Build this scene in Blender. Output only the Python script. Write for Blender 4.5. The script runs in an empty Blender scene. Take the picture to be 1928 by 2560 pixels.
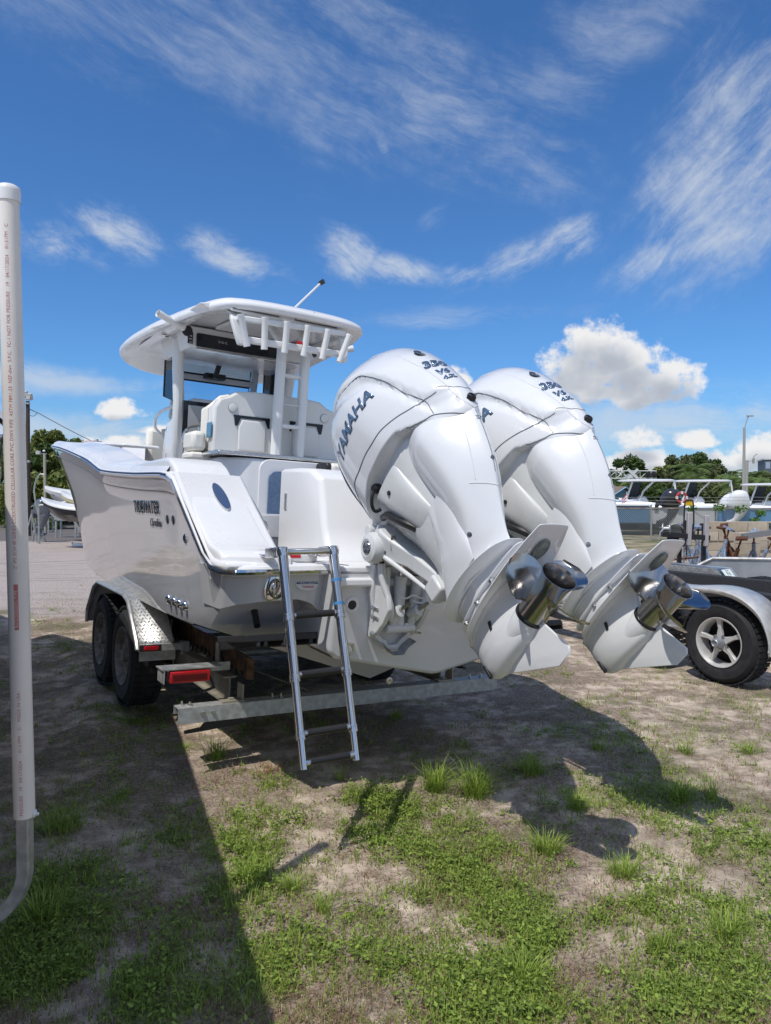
import bpy, bmesh, math, random
import numpy as np
from mathutils import Vector, Matrix, noise
from mathutils.bvhtree import BVHTree
R = math.radians
rnd = random.Random(7)
sc = bpy.context.scene
COL = sc.collection

# ------------------------------------------------------------------ camera
EYE = 1.62
cam_d = bpy.data.cameras.new('camera'); cam = bpy.data.objects.new('camera', cam_d); COL.objects.link(cam)
cam_d.sensor_fit = 'VERTICAL'; cam_d.sensor_height = 36.0; cam_d.lens = 36.0 * 1850 / 2560
cam_d.clip_start = 0.05; cam_d.clip_end = 3000
cam.location = (0, 0, EYE); cam.rotation_euler = (R(90) - math.atan(40 / 1850), 0, 0)
sc.camera = cam

# ------------------------------------------------------------------ exposure
sc.view_settings.view_transform = 'Standard'; sc.view_settings.look = 'None'
sc.view_settings.gamma = 1; sc.view_settings.use_curve_mapping = False
sc.view_settings.exposure = -0.36
sc.cycles.max_bounces = 7; sc.cycles.diffuse_bounces = 3; sc.cycles.glossy_bounces = 4

# ------------------------------------------------------------------ node expression helper
class N:
    def __init__(s, tree, sock): s.t, s.s = tree, sock
    def _m(s, op, *a):
        n = s.t.nodes.new('ShaderNodeMath'); n.operation = op
        for i, v in enumerate((s,) + a):
            if isinstance(v, N): s.t.links.new(v.s, n.inputs[i])
            else: n.inputs[i].default_value = v
        return N(s.t, n.outputs[0])
    def __add__(s, o): return s._m('ADD', o)
    def __sub__(s, o): return s._m('SUBTRACT', o)
    def __mul__(s, o): return s._m('MULTIPLY', o)
    def __truediv__(s, o): return s._m('DIVIDE', o)
    def pw(s, o): return s._m('POWER', o)
    def mx(s, o): return s._m('MAXIMUM', o)
    def mn(s, o): return s._m('MINIMUM', o)
    def f(s, op, *a): return s._m(op, *a)
def step(x, a, b, lo=0., hi=1.):
    n = x.t.nodes.new('ShaderNodeMapRange'); n.interpolation_type = 'SMOOTHSTEP'
    x.t.links.new(x.s, n.inputs[0])
    for i, v in zip((1, 2, 3, 4), (a, b, lo, hi)):
        if isinstance(v, N): x.t.links.new(v.s, n.inputs[i])
        else: n.inputs[i].default_value = v
    return N(x.t, n.outputs[0])
def mixc(t, fac, a, b):
    n = t.nodes.new('ShaderNodeMix'); n.data_type = 'RGBA'
    for k, v in ((0, fac), (6, a), (7, b)):
        if isinstance(v, N): t.links.new(v.s, n.inputs[k])
        elif k == 0: n.inputs[k].default_value = v
        else: n.inputs[k].default_value = (*v, 1) if len(v) == 3 else v
    return N(t, n.outputs[2])
def noise_n(t, vec, scale, detail=4, rough=.5, dist=0., out=0):
    n = t.nodes.new('ShaderNodeTexNoise'); n.inputs['Scale'].default_value = scale
    n.inputs['Detail'].default_value = detail; n.inputs['Roughness'].default_value = rough
    n.inputs['Distortion'].default_value = dist
    if vec is not None: t.links.new(vec.s, n.inputs['Vector'])
    return N(t, n.outputs[out])
def comb(t, x, y, z):
    n = t.nodes.new('ShaderNodeCombineXYZ')
    for i, v in enumerate((x, y, z)):
        if isinstance(v, N): t.links.new(v.s, n.inputs[i])
        else: n.inputs[i].default_value = v
    return N(t, n.outputs[0])

# ------------------------------------------------------------------ sun and sky
SH = Vector((.325, .4765, -1)).normalized()          # direction the sunlight travels
sun_d = bpy.data.lights.new('sun', 'SUN'); sun = bpy.data.objects.new('sun', sun_d); COL.objects.link(sun)
sun_d.energy = 4.4; sun_d.angle = R(.53); sun_d.color = (1, .955, .89)
sun.rotation_euler = SH.to_track_quat('-Z', 'Y').to_euler(); sun.location = (-10, -14, 30)
S = -SH
world = bpy.data.worlds.new('World'); sc.world = world; world.use_nodes = True
wt = world.node_tree; wt.nodes.clear()
sky = wt.nodes.new('ShaderNodeTexSky'); sky.sky_type = 'NISHITA'; sky.sun_disc = False
sky.sun_elevation = math.asin(S.z); sky.sun_rotation = math.atan2(S.x, S.y)
sky.air_density = 1.0; sky.dust_density = .3; sky.ozone_density = 3.0
tc = wt.nodes.new('ShaderNodeTexCoord'); sep = wt.nodes.new('ShaderNodeSeparateXYZ')
wt.links.new(tc.outputs['Generated'], sep.inputs[0])
X, Y, Z = (N(wt, sep.outputs[i]) for i in range(3))
AZ = X.f('ARCTAN2', Y); EL = Z.f('ARCSINE')
def az_el(px, py):
    dx = (px - 964) / 1850; dz = (1240 - py) / 1850
    return math.atan(dx), math.atan(dz / math.sqrt(1 + dx * dx))
# cirrus: combed noise fields let through in soft patches whose edges the noise itself frays
WARP = noise_n(wt, comb(wt, AZ, EL, 1.7), 3.2, 4, .55); WARP2 = noise_n(wt, comb(wt, EL, AZ, 8.3), 3.2, 4, .55)
FRAY = noise_n(wt, comb(wt, AZ, EL, 4.4), 9., 6, .65)
def patch(cx, cy, rx, ry, ang=0., w=1.):
    a0, e0 = az_el(cx, cy); c, s_ = math.cos(R(ang)), math.sin(R(ang))
    u = (AZ - a0) * (c / (rx / 1850)) + (EL - e0) * (s_ / (rx / 1850)); v = (EL - e0) * (c / (ry / 1850)) - (AZ - a0) * (s_ / (ry / 1850))
    return step((u.pw(2.) + v.pw(2.)).pw(.5) + (FRAY - .5) * 2.2, 1.35, .1) * w
def field(ang, seed, sc_, stretch, warp, patches, lo, hi, gain, det=8):
    c, s_ = math.cos(R(ang)), math.sin(R(ang))
    aw = AZ + (WARP - .5) * warp; ew = EL + (WARP2 - .5) * warp
    u = aw * c + ew * s_; v = ew * c - aw * s_
    n1 = noise_n(wt, comb(wt, u * sc_, v * (sc_ * stretch), seed), 1.3, det, .70)
    m = None
    for p in patches:
        q = patch(*p); m = q if m is None else m.mx(q)
    return step(n1 + m * .16, lo, hi) * m * gain
cir = None
for a in [(-20, 1., 3.6, 4.5, .09, [(560, 130, 700, 150, -14, .8), (1130, 240, 420, 130, -28, 1.), (1420, 170, 520, 110, 18, .8), (240, 40, 520, 130, -8, .7), (1150, 330, 300, 40, 4, .9)], .42, .90, .62),
          (40, 3., 5., 3.4, .10, [(1800, 470, 230, 210, 35, 1.), (1920, 300, 180, 240, 55, .9), (1720, 620, 240, 60, 12, 1.), (1600, 650, 120, 40, 20, .7)], .42, .84, .95),
          (-16, 4., 9., 3., .12, [(140, 600, 150, 55, -5), (290, 590, 130, 60, -15), (590, 660, 140, 45, -20), (880, 650, 90, 55, -30), (1000, 680, 130, 38, -5)], .44, .84, .95),
          (24, 7., 9., 3., .12, [(1300, 655, 170, 48, 20), (1430, 600, 70, 50, 30), (1180, 690, 80, 30, 0), (955, 370, 16, 50, 25, .5), (1085, 545, 26, 50, -45, .35)], .44, .86, .9),
          (-2, 9., 4., 9., .12, [(160, 960, 360, 42, -2), (240, 1085, 460, 60, -2), (1700, 1060, 560, 80, 2), (1850, 1180, 560, 60, 0), (1100, 800, 300, 30, 2, .5)], .36, .70, .80)]:
    c_ = field(*a); cir = c_ if cir is None else cir.mx(c_)
veil = noise_n(wt, comb(wt, AZ * 2.2, EL * 5., 3.), 1., 5, .6, .8)
back = step(AZ.f('ABSOLUTE'), .62, 1.3) * step(veil, .30, .62) * .9   # the same cirrus, thicker away from the view
cir = cir.mx(back)
low = step(EL, .17, .0) * .38                                           # paler air towards the horizon
# cumulus: clustered puffs, billowed by noise
def puff_density(e_off, ns=36., nd=8, amp=3.4):
    el = EL + e_off; p = comb(wt, AZ, el, 0.)
    warp = noise_n(wt, p, ns, nd, .62)
    d = None
    for (px, py, rx, ry) in PUFFS:
        a0, e0 = az_el(px, py + ry * .35); dy = el - e0
        q = ((AZ - a0) / (rx / 1850)).pw(2.) + (dy.mx(0.) / (ry * 1.25 / 1850) + (dy * -1.).mx(0.) / (ry * .75 / 1850)).pw(2.)
        v = (q * -1.) + 1.
        d = v if d is None else d.mx(v)
    return d + (warp - .5) * amp
PUFFS = [(1490, 860, 115, 58), (1440, 900, 85, 60), (1540, 915, 150, 62), (1640, 940, 110, 50), (1420, 950, 60, 45), (1600, 975, 110, 45),
         (1480, 970, 90, 40), (1590, 1095, 62, 30), (1740, 1098, 55, 24), (1140, 945, 38, 30),
         (300, 1022, 62, 26), (1820, 1150, 75, 32), (1600, 1150, 80, 45), (330, 1110, 110, 26), 
         (1150, 960, 30, 20), (400, 1075, 60, 12), (1900, 1120, 60, 40)]
den = puff_density(0.); den2 = puff_density(.020, 15., 3, 1.5)
cum = step(den, -.15, .75)
thick = step(den2 * .75 + den * .10, .0, 1.0)                          # cloud above = shaded base
cloud_col = mixc(wt, thick, (1.0, 1.0, 1.01), (.50, .55, .64))
base = N(wt, sky.outputs[0])
def vscale(c, k):
    n = wt.nodes.new('ShaderNodeVectorMath'); n.operation = 'SCALE'; wt.links.new(c.s, n.inputs[0])
    if isinstance(k, N): wt.links.new(k.s, n.inputs['Scale'])
    else: n.inputs['Scale'].default_value = k
    return N(wt, n.outputs[0])
def vmul(c, k):
    n = wt.nodes.new('ShaderNodeVectorMath'); n.operation = 'MULTIPLY'; wt.links.new(c.s, n.inputs[0]); n.inputs[1].default_value = k
    return N(wt, n.outputs[0])
SKYK = 7.8
base = vmul(base, (.53, .93, 1.34))
c1 = mixc(wt, low, base, (.40 * SKYK, .58 * SKYK, .86 * SKYK))
c2 = mixc(wt, cir * .8, c1, (.80 * SKYK, .87 * SKYK, .96 * SKYK))
c3 = mixc(wt, cum, c2, vscale(cloud_col, SKYK * 1.10))
bg = wt.nodes.new('ShaderNodeBackground'); bg.inputs[1].default_value = .13
wt.links.new(c3.s, bg.inputs[0]); wo = wt.nodes.new('ShaderNodeOutputWorld'); wt.links.new(bg.outputs[0], wo.inputs[0])

# ------------------------------------------------------------------ mesh helpers
def link(o, parent=None):
    COL.objects.link(o)
    if parent is not None: o.parent = parent
    return o
def mk(name, verts, faces, m, parent=None, smooth=40, sub=0, bevel=0., loc=None, rot=None):
    me = bpy.data.meshes.new(name); me.from_pydata([tuple(v) for v in verts], [], [tuple(f) for f in faces])
    bm = bmesh.new(); bm.from_mesh(me); bmesh.ops.remove_doubles(bm, verts=bm.verts, dist=1e-5)
    bmesh.ops.recalc_face_normals(bm, faces=bm.faces); bm.to_mesh(me); bm.free()
    me.materials.append(m)
    if smooth:
        me.polygons.foreach_set('use_smooth', [True] * len(me.polygons))
        if not sub: me.set_sharp_from_angle(angle=R(smooth))
    o = bpy.data.objects.new(name, me); link(o, parent)
    if bevel:
        b = o.modifiers.new('b', 'BEVEL'); b.width = bevel; b.segments = 2; b.limit_method = 'ANGLE'; b.angle_limit = R(35); b.harden_normals = False
    if sub:
        s = o.modifiers.new('s', 'SUBSURF'); s.levels = sub; s.render_levels = sub
    if loc is not None: o.location = loc
    if rot is not None: o.rotation_euler = rot
    return o
class MB:
    """collects simple solids into one mesh"""
    def __init__(s): s.v, s.f = [], []
    def add(s, v, f):
        n = len(s.v); s.v += [tuple(p) for p in v]; s.f += [tuple(i + n for i in q) for q in f]; return s
    def box(s, c, d, rot=None):
        v = []
        for z in (-.5, .5):
            for x, y in ((-.5, -.5), (.5, -.5), (.5, .5), (-.5, .5)):
                p = Vector((x * d[0], y * d[1], z * d[2]))
                if rot is not None: p = rot @ p
                v.append(p + Vector(c))
        return s.add(v, [(0, 3, 2, 1), (4, 5, 6, 7), (0, 1, 5, 4), (1, 2, 6, 5), (2, 3, 7, 6), (3, 0, 4, 7)])
    def bar(s, a, b, w, h=None, up=(0, 0, 1)):
        a, b = Vector(a), Vector(b); d = b - a; y = d.normalized(); u = Vector(up)
        x = y.cross(u)
        if x.length < 1e-4: x = y.cross(Vector((1, 0, 0)))
        x.normalize(); z = x.cross(y)
        return s.box((a + b) / 2, (w, d.length, h or w), Matrix((x, y, z)).transposed())
    def tube(s, pts, r, n=8, cap=True, closed=False):
        pts = [Vector(p) for p in pts]; k = len(pts); rs = r if isinstance(r, (list, tuple)) else [r] * k
        up = None; V, F = [], []
        for i, p in enumerate(pts):
            t = (pts[(i + 1) % k] - pts[i - 1]) if closed else (pts[min(i + 1, k - 1)] - pts[max(i - 1, 0)])
            t.normalize()
            if up is None: up = Vector((0, 0, 1)) if abs(t.z) < .9 else Vector((1, 0, 0))
            x = t.cross(up).normalized(); up = x.cross(t).normalized()
            for j in range(n):
                a = 2 * math.pi * j / n; V.append(p + (x * math.cos(a) + up * math.sin(a)) * rs[i])
        for i in range(k if closed else k - 1):
            for j in range(n):
                a, b = i * n + j, i * n + (j + 1) % n; c, d = ((i + 1) % k) * n + (j + 1) % n, ((i + 1) % k) * n + j
                F.append((a, b, c, d))
        if cap and not closed: F.append(tuple(range(n))[::-1]); F.append(tuple(range((k - 1) * n, k * n)))
        return s.add(V, F)
    def lathe(s, prof, c=(0, 0, 0), ax=(0, 0, 1), n=24, cap=True):
        """prof: (radius, height) along ax"""
        q = Vector(ax).to_track_quat('Z', 'Y'); c = Vector(c); V, F = [], []
        for (r, h) in prof:
            for j in range(n):
                a = 2 * math.pi * j / n; V.append(c + q @ Vector((r * math.cos(a), r * math.sin(a), h)))
        for i in range(len(prof) - 1):
            for j in range(n):
                F.append((i * n + j, i * n + (j + 1) % n, (i + 1) * n + (j + 1) % n, (i + 1) * n + j))
        if cap and prof[0][0] > 1e-4: F.append(tuple(range(n))[::-1])
        if cap and prof[-1][0] > 1e-4: F.append(tuple(range((len(prof) - 1) * n, len(prof) * n)))
        return s.add(V, F)
    def loft(s, rings, caps=True, closed=True):
        n = len(rings[0]); V = [p for r in rings for p in r]; F = []
        for i in range(len(rings) - 1):
            for j in range(n if closed else n - 1):
                F.append((i * n + j, i * n + (j + 1) % n, (i + 1) * n + (j + 1) % n, (i + 1) * n + j))
        if caps and closed: F.append(tuple(range(n))[::-1]); F.append(tuple(range((len(rings) - 1) * n, len(rings) * n)))
        return s.add(V, F)
    def prism(s, poly, f, d0, d1):
        """poly: 2D outline; f(x, y, d) -> 3D; extruded from d0 to d1"""
        return s.loft([[f(x, y, d0) for x, y in poly], [f(x, y, d1) for x, y in poly]])
    def build(s, name, m, parent=None, **k): return mk(name, s.v, s.f, m, parent, **k)
def part(name, m, parent, fn, **k):
    b = MB(); fn(b); return b.build(name, m, parent, **k)
def empty(name, label, cat, loc=(0, 0, 0), rot=(0, 0, 0), group=None, mat=None):
    o = bpy.data.objects.new(name, None); o.empty_display_size = .2; COL.objects.link(o)
    if mat is not None: o.matrix_world = mat
    else: o.location = loc; o.rotation_euler = rot
    o['label'] = label; o['category'] = cat
    if group: o['group'] = group
    return o
def tag(o, label=None, cat=None, group=None, kind=None):
    for k, v in (('label', label), ('category', cat), ('group', group), ('kind', kind)):
        if v: o[k] = v
    return o
def copy_tree(o, parent=None):
    c = o.copy(); COL.objects.link(c)
    if parent is not None: c.parent = parent; c.matrix_parent_inverse = o.matrix_parent_inverse
    for ch in list(o.children): copy_tree(ch, c)
    return c
def text_mesh(txt, size, ext=.0, shear=0., bold=0., space=1., align='CENTER'):
    cu = bpy.data.curves.new('t', 'FONT'); cu.body = txt; cu.size = size; cu.extrude = ext; cu.shear = shear; cu.offset = bold
    cu.align_x = align; cu.align_y = 'CENTER'; cu.space_character = space; cu.resolution_u = 3
    o = bpy.data.objects.new('t', cu); COL.objects.link(o)
    me = bpy.data.meshes.new_from_object(o.evaluated_get(bpy.context.evaluated_depsgraph_get()))
    bpy.data.objects.remove(o); return me
def text(name, txt, size, m, parent, mat, ext=.001, **k):
    me = text_mesh(txt, size, ext, **k); me.name = name; me.materials.clear(); me.materials.append(m)
    o = bpy.data.objects.new(name, me); link(o, parent); o.matrix_basis = mat; return o
def frame(o, x, y):
    """matrix with origin o, text direction x, text up y"""
    x = Vector(x).normalized(); y = Vector(y); z = x.cross(y).normalized(); y = z.cross(x)
    return Matrix.Translation(Vector(o)) @ Matrix((x, y, z)).transposed().to_4x4()
def interp(x, pts):
    for (x0, y0), (x1, y1) in zip(pts, pts[1:]):
        if x <= x1: 
            t = (x - x0) / (x1 - x0) if x1 != x0 else 0
            t = max(0, min(1, t)); return y0 + (y1 - y0) * t
    return pts[-1][1]
def smooth_interp(x, pts):
    """Catmull-Rom through (x, y) pairs"""
    if x <= pts[0][0]: return pts[0][1]
    if x >= pts[-1][0]: return pts[-1][1]
    for i in range(len(pts) - 1):
        if x <= pts[i + 1][0]: break
    p1, p2 = pts[i], pts[i + 1]; p0 = pts[i - 1] if i else p1; p3 = pts[i + 2] if i + 2 < len(pts) else p2
    h = p2[0] - p1[0]; t = (x - p1[0]) / h
    m1 = (p2[1] - p0[1]) / (p2[0] - p0[0]) * h; m2 = (p3[1] - p1[1]) / (p3[0] - p1[0]) * h
    return (2*t**3-3*t*t+1)*p1[1] + (t**3-2*t*t+t)*m1 + (-2*t**3+3*t*t)*p2[1] + (t**3-t*t)*m2
def spline(pts, n=8, closed=False):
    """Catmull-Rom resampled points"""
    P = [Vector(p) for p in pts]; k = len(P); out = []
    for i in range(k if closed else k - 1):
        p1, p2 = P[i], P[(i + 1) % k]
        p0 = P[i - 1] if (closed or i) else p1; p3 = P[(i + 2) % k] if (closed or i + 2 < k) else p2
        for j in range(n):
            t = j / n
            out.append(.5 * ((2 * p1) + (p2 - p0) * t + (2*p0 - 5*p1 + 4*p2 - p3) * t*t + (3*p1 - p0 - 3*p2 + p3) * t**3))
    if not closed: out.append(P[-1])
    return out
def rrect(w, h, r, n=4):
    o = []
    for cx, cy, a0 in ((w/2-r, h/2-r, 0), (-w/2+r, h/2-r, 90), (-w/2+r, -h/2+r, 180), (w/2-r, -h/2+r, 270)):
        for i in range(n + 1):
            a = R(a0 + 90 * i / n); o.append((cx + r * math.cos(a), cy + r * math.sin(a)))
    return o

# ------------------------------------------------------------------ materials
MATS = {}
def mat(name, col, rough=.5, metal=0., coat=0., spec=.5, nz=None, bump=None, alpha=None, trans=0., ior=1.45, emit=None):
    """nz=(scale, amount, detail): mottled colour; bump=(scale, strength, dist)"""
    if name in MATS: return MATS[name]
    m = bpy.data.materials.new(name); m.use_nodes = True; t = m.node_tree; b = t.nodes['Principled BSDF']
    b.inputs['Base Color'].default_value = (*col, 1); b.inputs['Roughness'].default_value = rough
    b.inputs['Metallic'].default_value = metal; b.inputs['Coat Weight'].default_value = coat; b.inputs['Coat Roughness'].default_value = .03
    b.inputs['Specular IOR Level'].default_value = spec; b.inputs['IOR'].default_value = ior; b.inputs['Transmission Weight'].default_value = trans
    if emit: b.inputs['Emission Color'].default_value = (*emit[0], 1); b.inputs['Emission Strength'].default_value = emit[1]
    co = t.nodes.new('ShaderNodeTexCoord'); v = N(t, co.outputs['Object'])
    if nz:
        n = noise_n(t, v, nz[0], nz[2] if len(nz) > 2 else 5, .6)
        k = step(n, .3, .7)
        lo = tuple(c * (1 - nz[1]) for c in col); hi = tuple(min(1, c * (1 + nz[1])) for c in col)
        if len(nz) > 3: lo = nz[3]
        t.links.new(mixc(t, k, lo, hi).s, b.inputs['Base Color'])
        t.links.new((k * .15 + (rough - .07)).s, b.inputs['Roughness'])
    if bump:
        n = noise_n(t, v, bump[0], 6, .6)
        bn = t.nodes.new('ShaderNodeBump'); bn.inputs['Strength'].default_value = bump[1]; bn.inputs['Distance'].default_value = bump[2]
        t.links.new(n.s, bn.inputs['Height']); t.links.new(bn.outputs[0], b.inputs['Normal'])
    MATS[name] = m; return m
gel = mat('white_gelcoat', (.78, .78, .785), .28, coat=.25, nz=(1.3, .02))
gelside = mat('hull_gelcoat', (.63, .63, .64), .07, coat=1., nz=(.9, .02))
deckw = mat('deck_white', (.82, .82, .82), .35, nz=(2., .02), bump=(400, .15, .001))
pearl = mat('pearl_white_paint', (.71, .72, .735), .22, coat=.9, nz=(2.2, .015))
engw = mat('engine_grey_white', (.62, .63, .63), .3, coat=.3, nz=(9., .03))
cream = mat('cream_vinyl', (.78, .75, .68), .45, nz=(6, .03), bump=(120, .2, .002))
powder = mat('white_powder_coat', (.77, .77, .755), .28, coat=.3)
chrome = mat('polished_stainless', (.66, .65, .63), .07, 1.)
brushed = mat('brushed_stainless', (.60, .60, .60), .22, 1., nz=(60, .1))
steelp = mat('propeller_steel', (.45, .44, .43), .17, 1.)
black = mat('black_plastic', (.02, .02, .022), .4)
blackg = mat('black_gloss', (.012, .014, .02), .06)
rubber = mat('tyre_rubber', (.02, .02, .022), .75, nz=(14, .35), bump=(90, .3, .002))
seam = mat('dark_seam', (.14, .14, .145), .6)
galv = mat('galvanised_steel', (.40, .41, .40), .5, .55, nz=(22, .22), bump=(60, .08, .002))
galvs = mat('stained_galvanised', (.31, .285, .23), .6, .3, nz=(6, .25))
alum = mat('dull_aluminium', (.60, .59, .57), .42, .35, nz=(12, .08))
red = mat('red_lens', (.5, .01, .02), .15, coat=.5)
wood = mat('weathered_wood', (.11, .06, .032), .85, nz=(18, .5, 8, (.03, .02, .015)), bump=(50, .8, .01))
carpet = mat('dark_carpet', (.035, .036, .042), .95, nz=(150, .5), bump=(300, .8, .004))
glass_tint = mat('tinted_glass', (.10, .22, .42), .02, trans=.0, spec=.8, coat=1.)
bluegrey = mat('blue_grey_letter', (.13, .20, .30), .15, .5)
dkchrome = mat('smoked_chrome', (.10, .12, .15), .12, .85)
# ================================================================== boat frame (x starboard, y forward, z up)
def boat_matrix():
    t, r = R(32), R(3.0)
    lat = Vector((math.cos(t), math.sin(t), 0)); fw = Vector((-math.sin(t), math.cos(t), 0)); up = Vector((0, 0, 1))
    lat2 = lat * math.cos(r) - up * math.sin(r); up2 = up * math.cos(r) + lat * math.sin(r)
    return Matrix.Translation((-.215, 4.79, 0)) @ Matrix((lat2, fw, up2)).transposed().to_4x4()
BM = boat_matrix()

# ================================================================== outboard motors (frame: x aft, y starboard, z up the driveshaft, origin on the tilt tube)
PW = [(-.035, .20, .84, .13), (.0, .10, .876, .185), (.05, .055, .892, .215), (.11, .035, .902, .238), (.2, .035, .908, .262), (.35, .045, .888, .292), (.47, .07, .858, .308), (.56, .105, .82, .308),
      (.64, .15, .782, .285), (.71, .215, .735, .238), (.76, .29, .69, .175), (.79, .38, .63, .11), (.80, .47, .57, .045)]
def sec(w, tab): return [smooth_interp(w, [(r[0], r[k]) for r in tab]) for k in (1, 2, 3)]
def ring(w, u0, u1, hw, n, pf=2.6, pb=2.2, sweep=0., tail=.62):
    """teardrop section: full in front, tapering to a narrow spine aft"""
    out = []; uc, hu = (u0 + u1) / 2, (u1 - u0) / 2
    for j in range(n):
        a = 2 * math.pi * j / n; c, s = math.cos(a), math.sin(a)
        p = pb if c > 0 else pf
        k = (abs(c) ** p + abs(s) ** p) ** (-1 / p)
        x, y = c * k, s * k
        if x > 0: y *= 1 - (1 - tail) * x ** 1.5
        out.append((uc + hu * x, hw * y, w + sweep * x))
    return out
def s3line(u):  # lower edge of the raised top piece, seen from the side
    return interp(u, [(.0, .74), (.30, .70), (.45, .66), (.607, .597), (.66, .528), (.71, .41), (.74, .30), (.765, .215), (.78, .165), (.90, .12)])
def apron(u): return interp(u, [(.0, .10), (.12, .135), (.3, .165), (.58, .155), (.66, .105), (.74, .07), (.9, .0)])
def build_cowl():
    n = 128; ws = [-.035 + .22 * i / 44 for i in range(44)] + [.185 + .615 * (1 - (1 - i / 60) ** 1.3) for i in range(61)]
    rings = [ring(w, *sec(w, PW), n) for w in ws]
    rings = [[list(p) for p in r] for r in rings]
    for r in rings:
        c = Vector((.48, 0, r[0][2]))
        for p in r:
            u, v, w = p
            d = w - s3line(u)                      # overlapping top piece stands proud
            bump = .013 * max(0, min(1, d / .012 + .5)) * max(0, min(1, (.885 - u) / .05))
            hollow = -.025 * math.exp(-((d + .055) / .04) ** 2) * max(0, min(1, (u - .3) / .2)) * 1.0
            if abs(v) < .05: hollow = 0
            q = Vector((u, v, w)) - c; L = q.length or 1; q = q / L
            rc = max(0, min(1, (apron(u) - w) / .018)); rc = rc * rc * (3 - 2 * rc) * max(0, min(1, (.74 - u) / .10))
            p[1] *= 1 - .26 * rc; p[0] += .03 * rc * (1 if u < .3 else 0)
            p[0] += q.x * (bump + hollow * .3); p[1] += q.y * (bump + hollow); p[2] += bump * .5
    return rings
FW_ = [(.10, .44, .872, .175), (.05, .44, .880, .185), (.0, .44, .874, .19), (-.12, .44, .845, .172), (-.25, .44, .795, .145), (-.38, .42, .715, .115), (-.48, .34, .655, .098),
       (-.55, .22, .62, .088), (-.585, .17, .61, .095), (-.60, .15, .605, .105), (-.61, .15, .60, .10)]
FW_ = FW_[::-1]
def build_fairing():
    n = 72; rs = []
    for i in range(60):
        w = -.61 + .71 * i / 59
        u0, u1, hw = sec(w, FW_)
        r = ring(w, u0, u1, hw, n, 2.2, 1.7, 0., .45)
        # splash plate sweeps up and forward along the sides
        k = math.exp(-((w + .60) / .05) ** 2)
        r = [(u, v, w + .02 * k * (1 if u < .3 else 0)) for u, v, w in r]
        rs.append(r)
    return rs
def emblem(parent, pos, nrm, xdir, r, name='emblem'):
    """round badge with three tuning forks"""
    m = frame(pos, xdir, Vector(nrm).cross(Vector(xdir)))
    b = MB(); b.lathe([(r, -.001), (r, .002), (r * .93, .003), (r * .92, .002)], n=32); o = b.build(name, dkchrome, parent); o.matrix_basis = m
    c = MB()
    for k in range(3):
        for q in (-1, 0, 1):
            a = R(90 + 120 * k); d = Vector((math.cos(a), math.sin(a), 0)); s = Vector((-d.y, d.x, 0))
            c.bar(s * q * r * .17 + d * r * (.1 if q == 0 else .35) + Vector((0, 0, .003)), s * q * r * .17 + d * r * .82 + Vector((0, 0, .003)), r * .07, .002)
    c.tube([(r * .9 * math.cos(a), r * .9 * math.sin(a), .003) for a in [2 * math.pi * i / 24 for i in range(24)]], r * .035, 5, closed=True)
    e = c.build('fork_mark', chrome, o)
    return o
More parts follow.
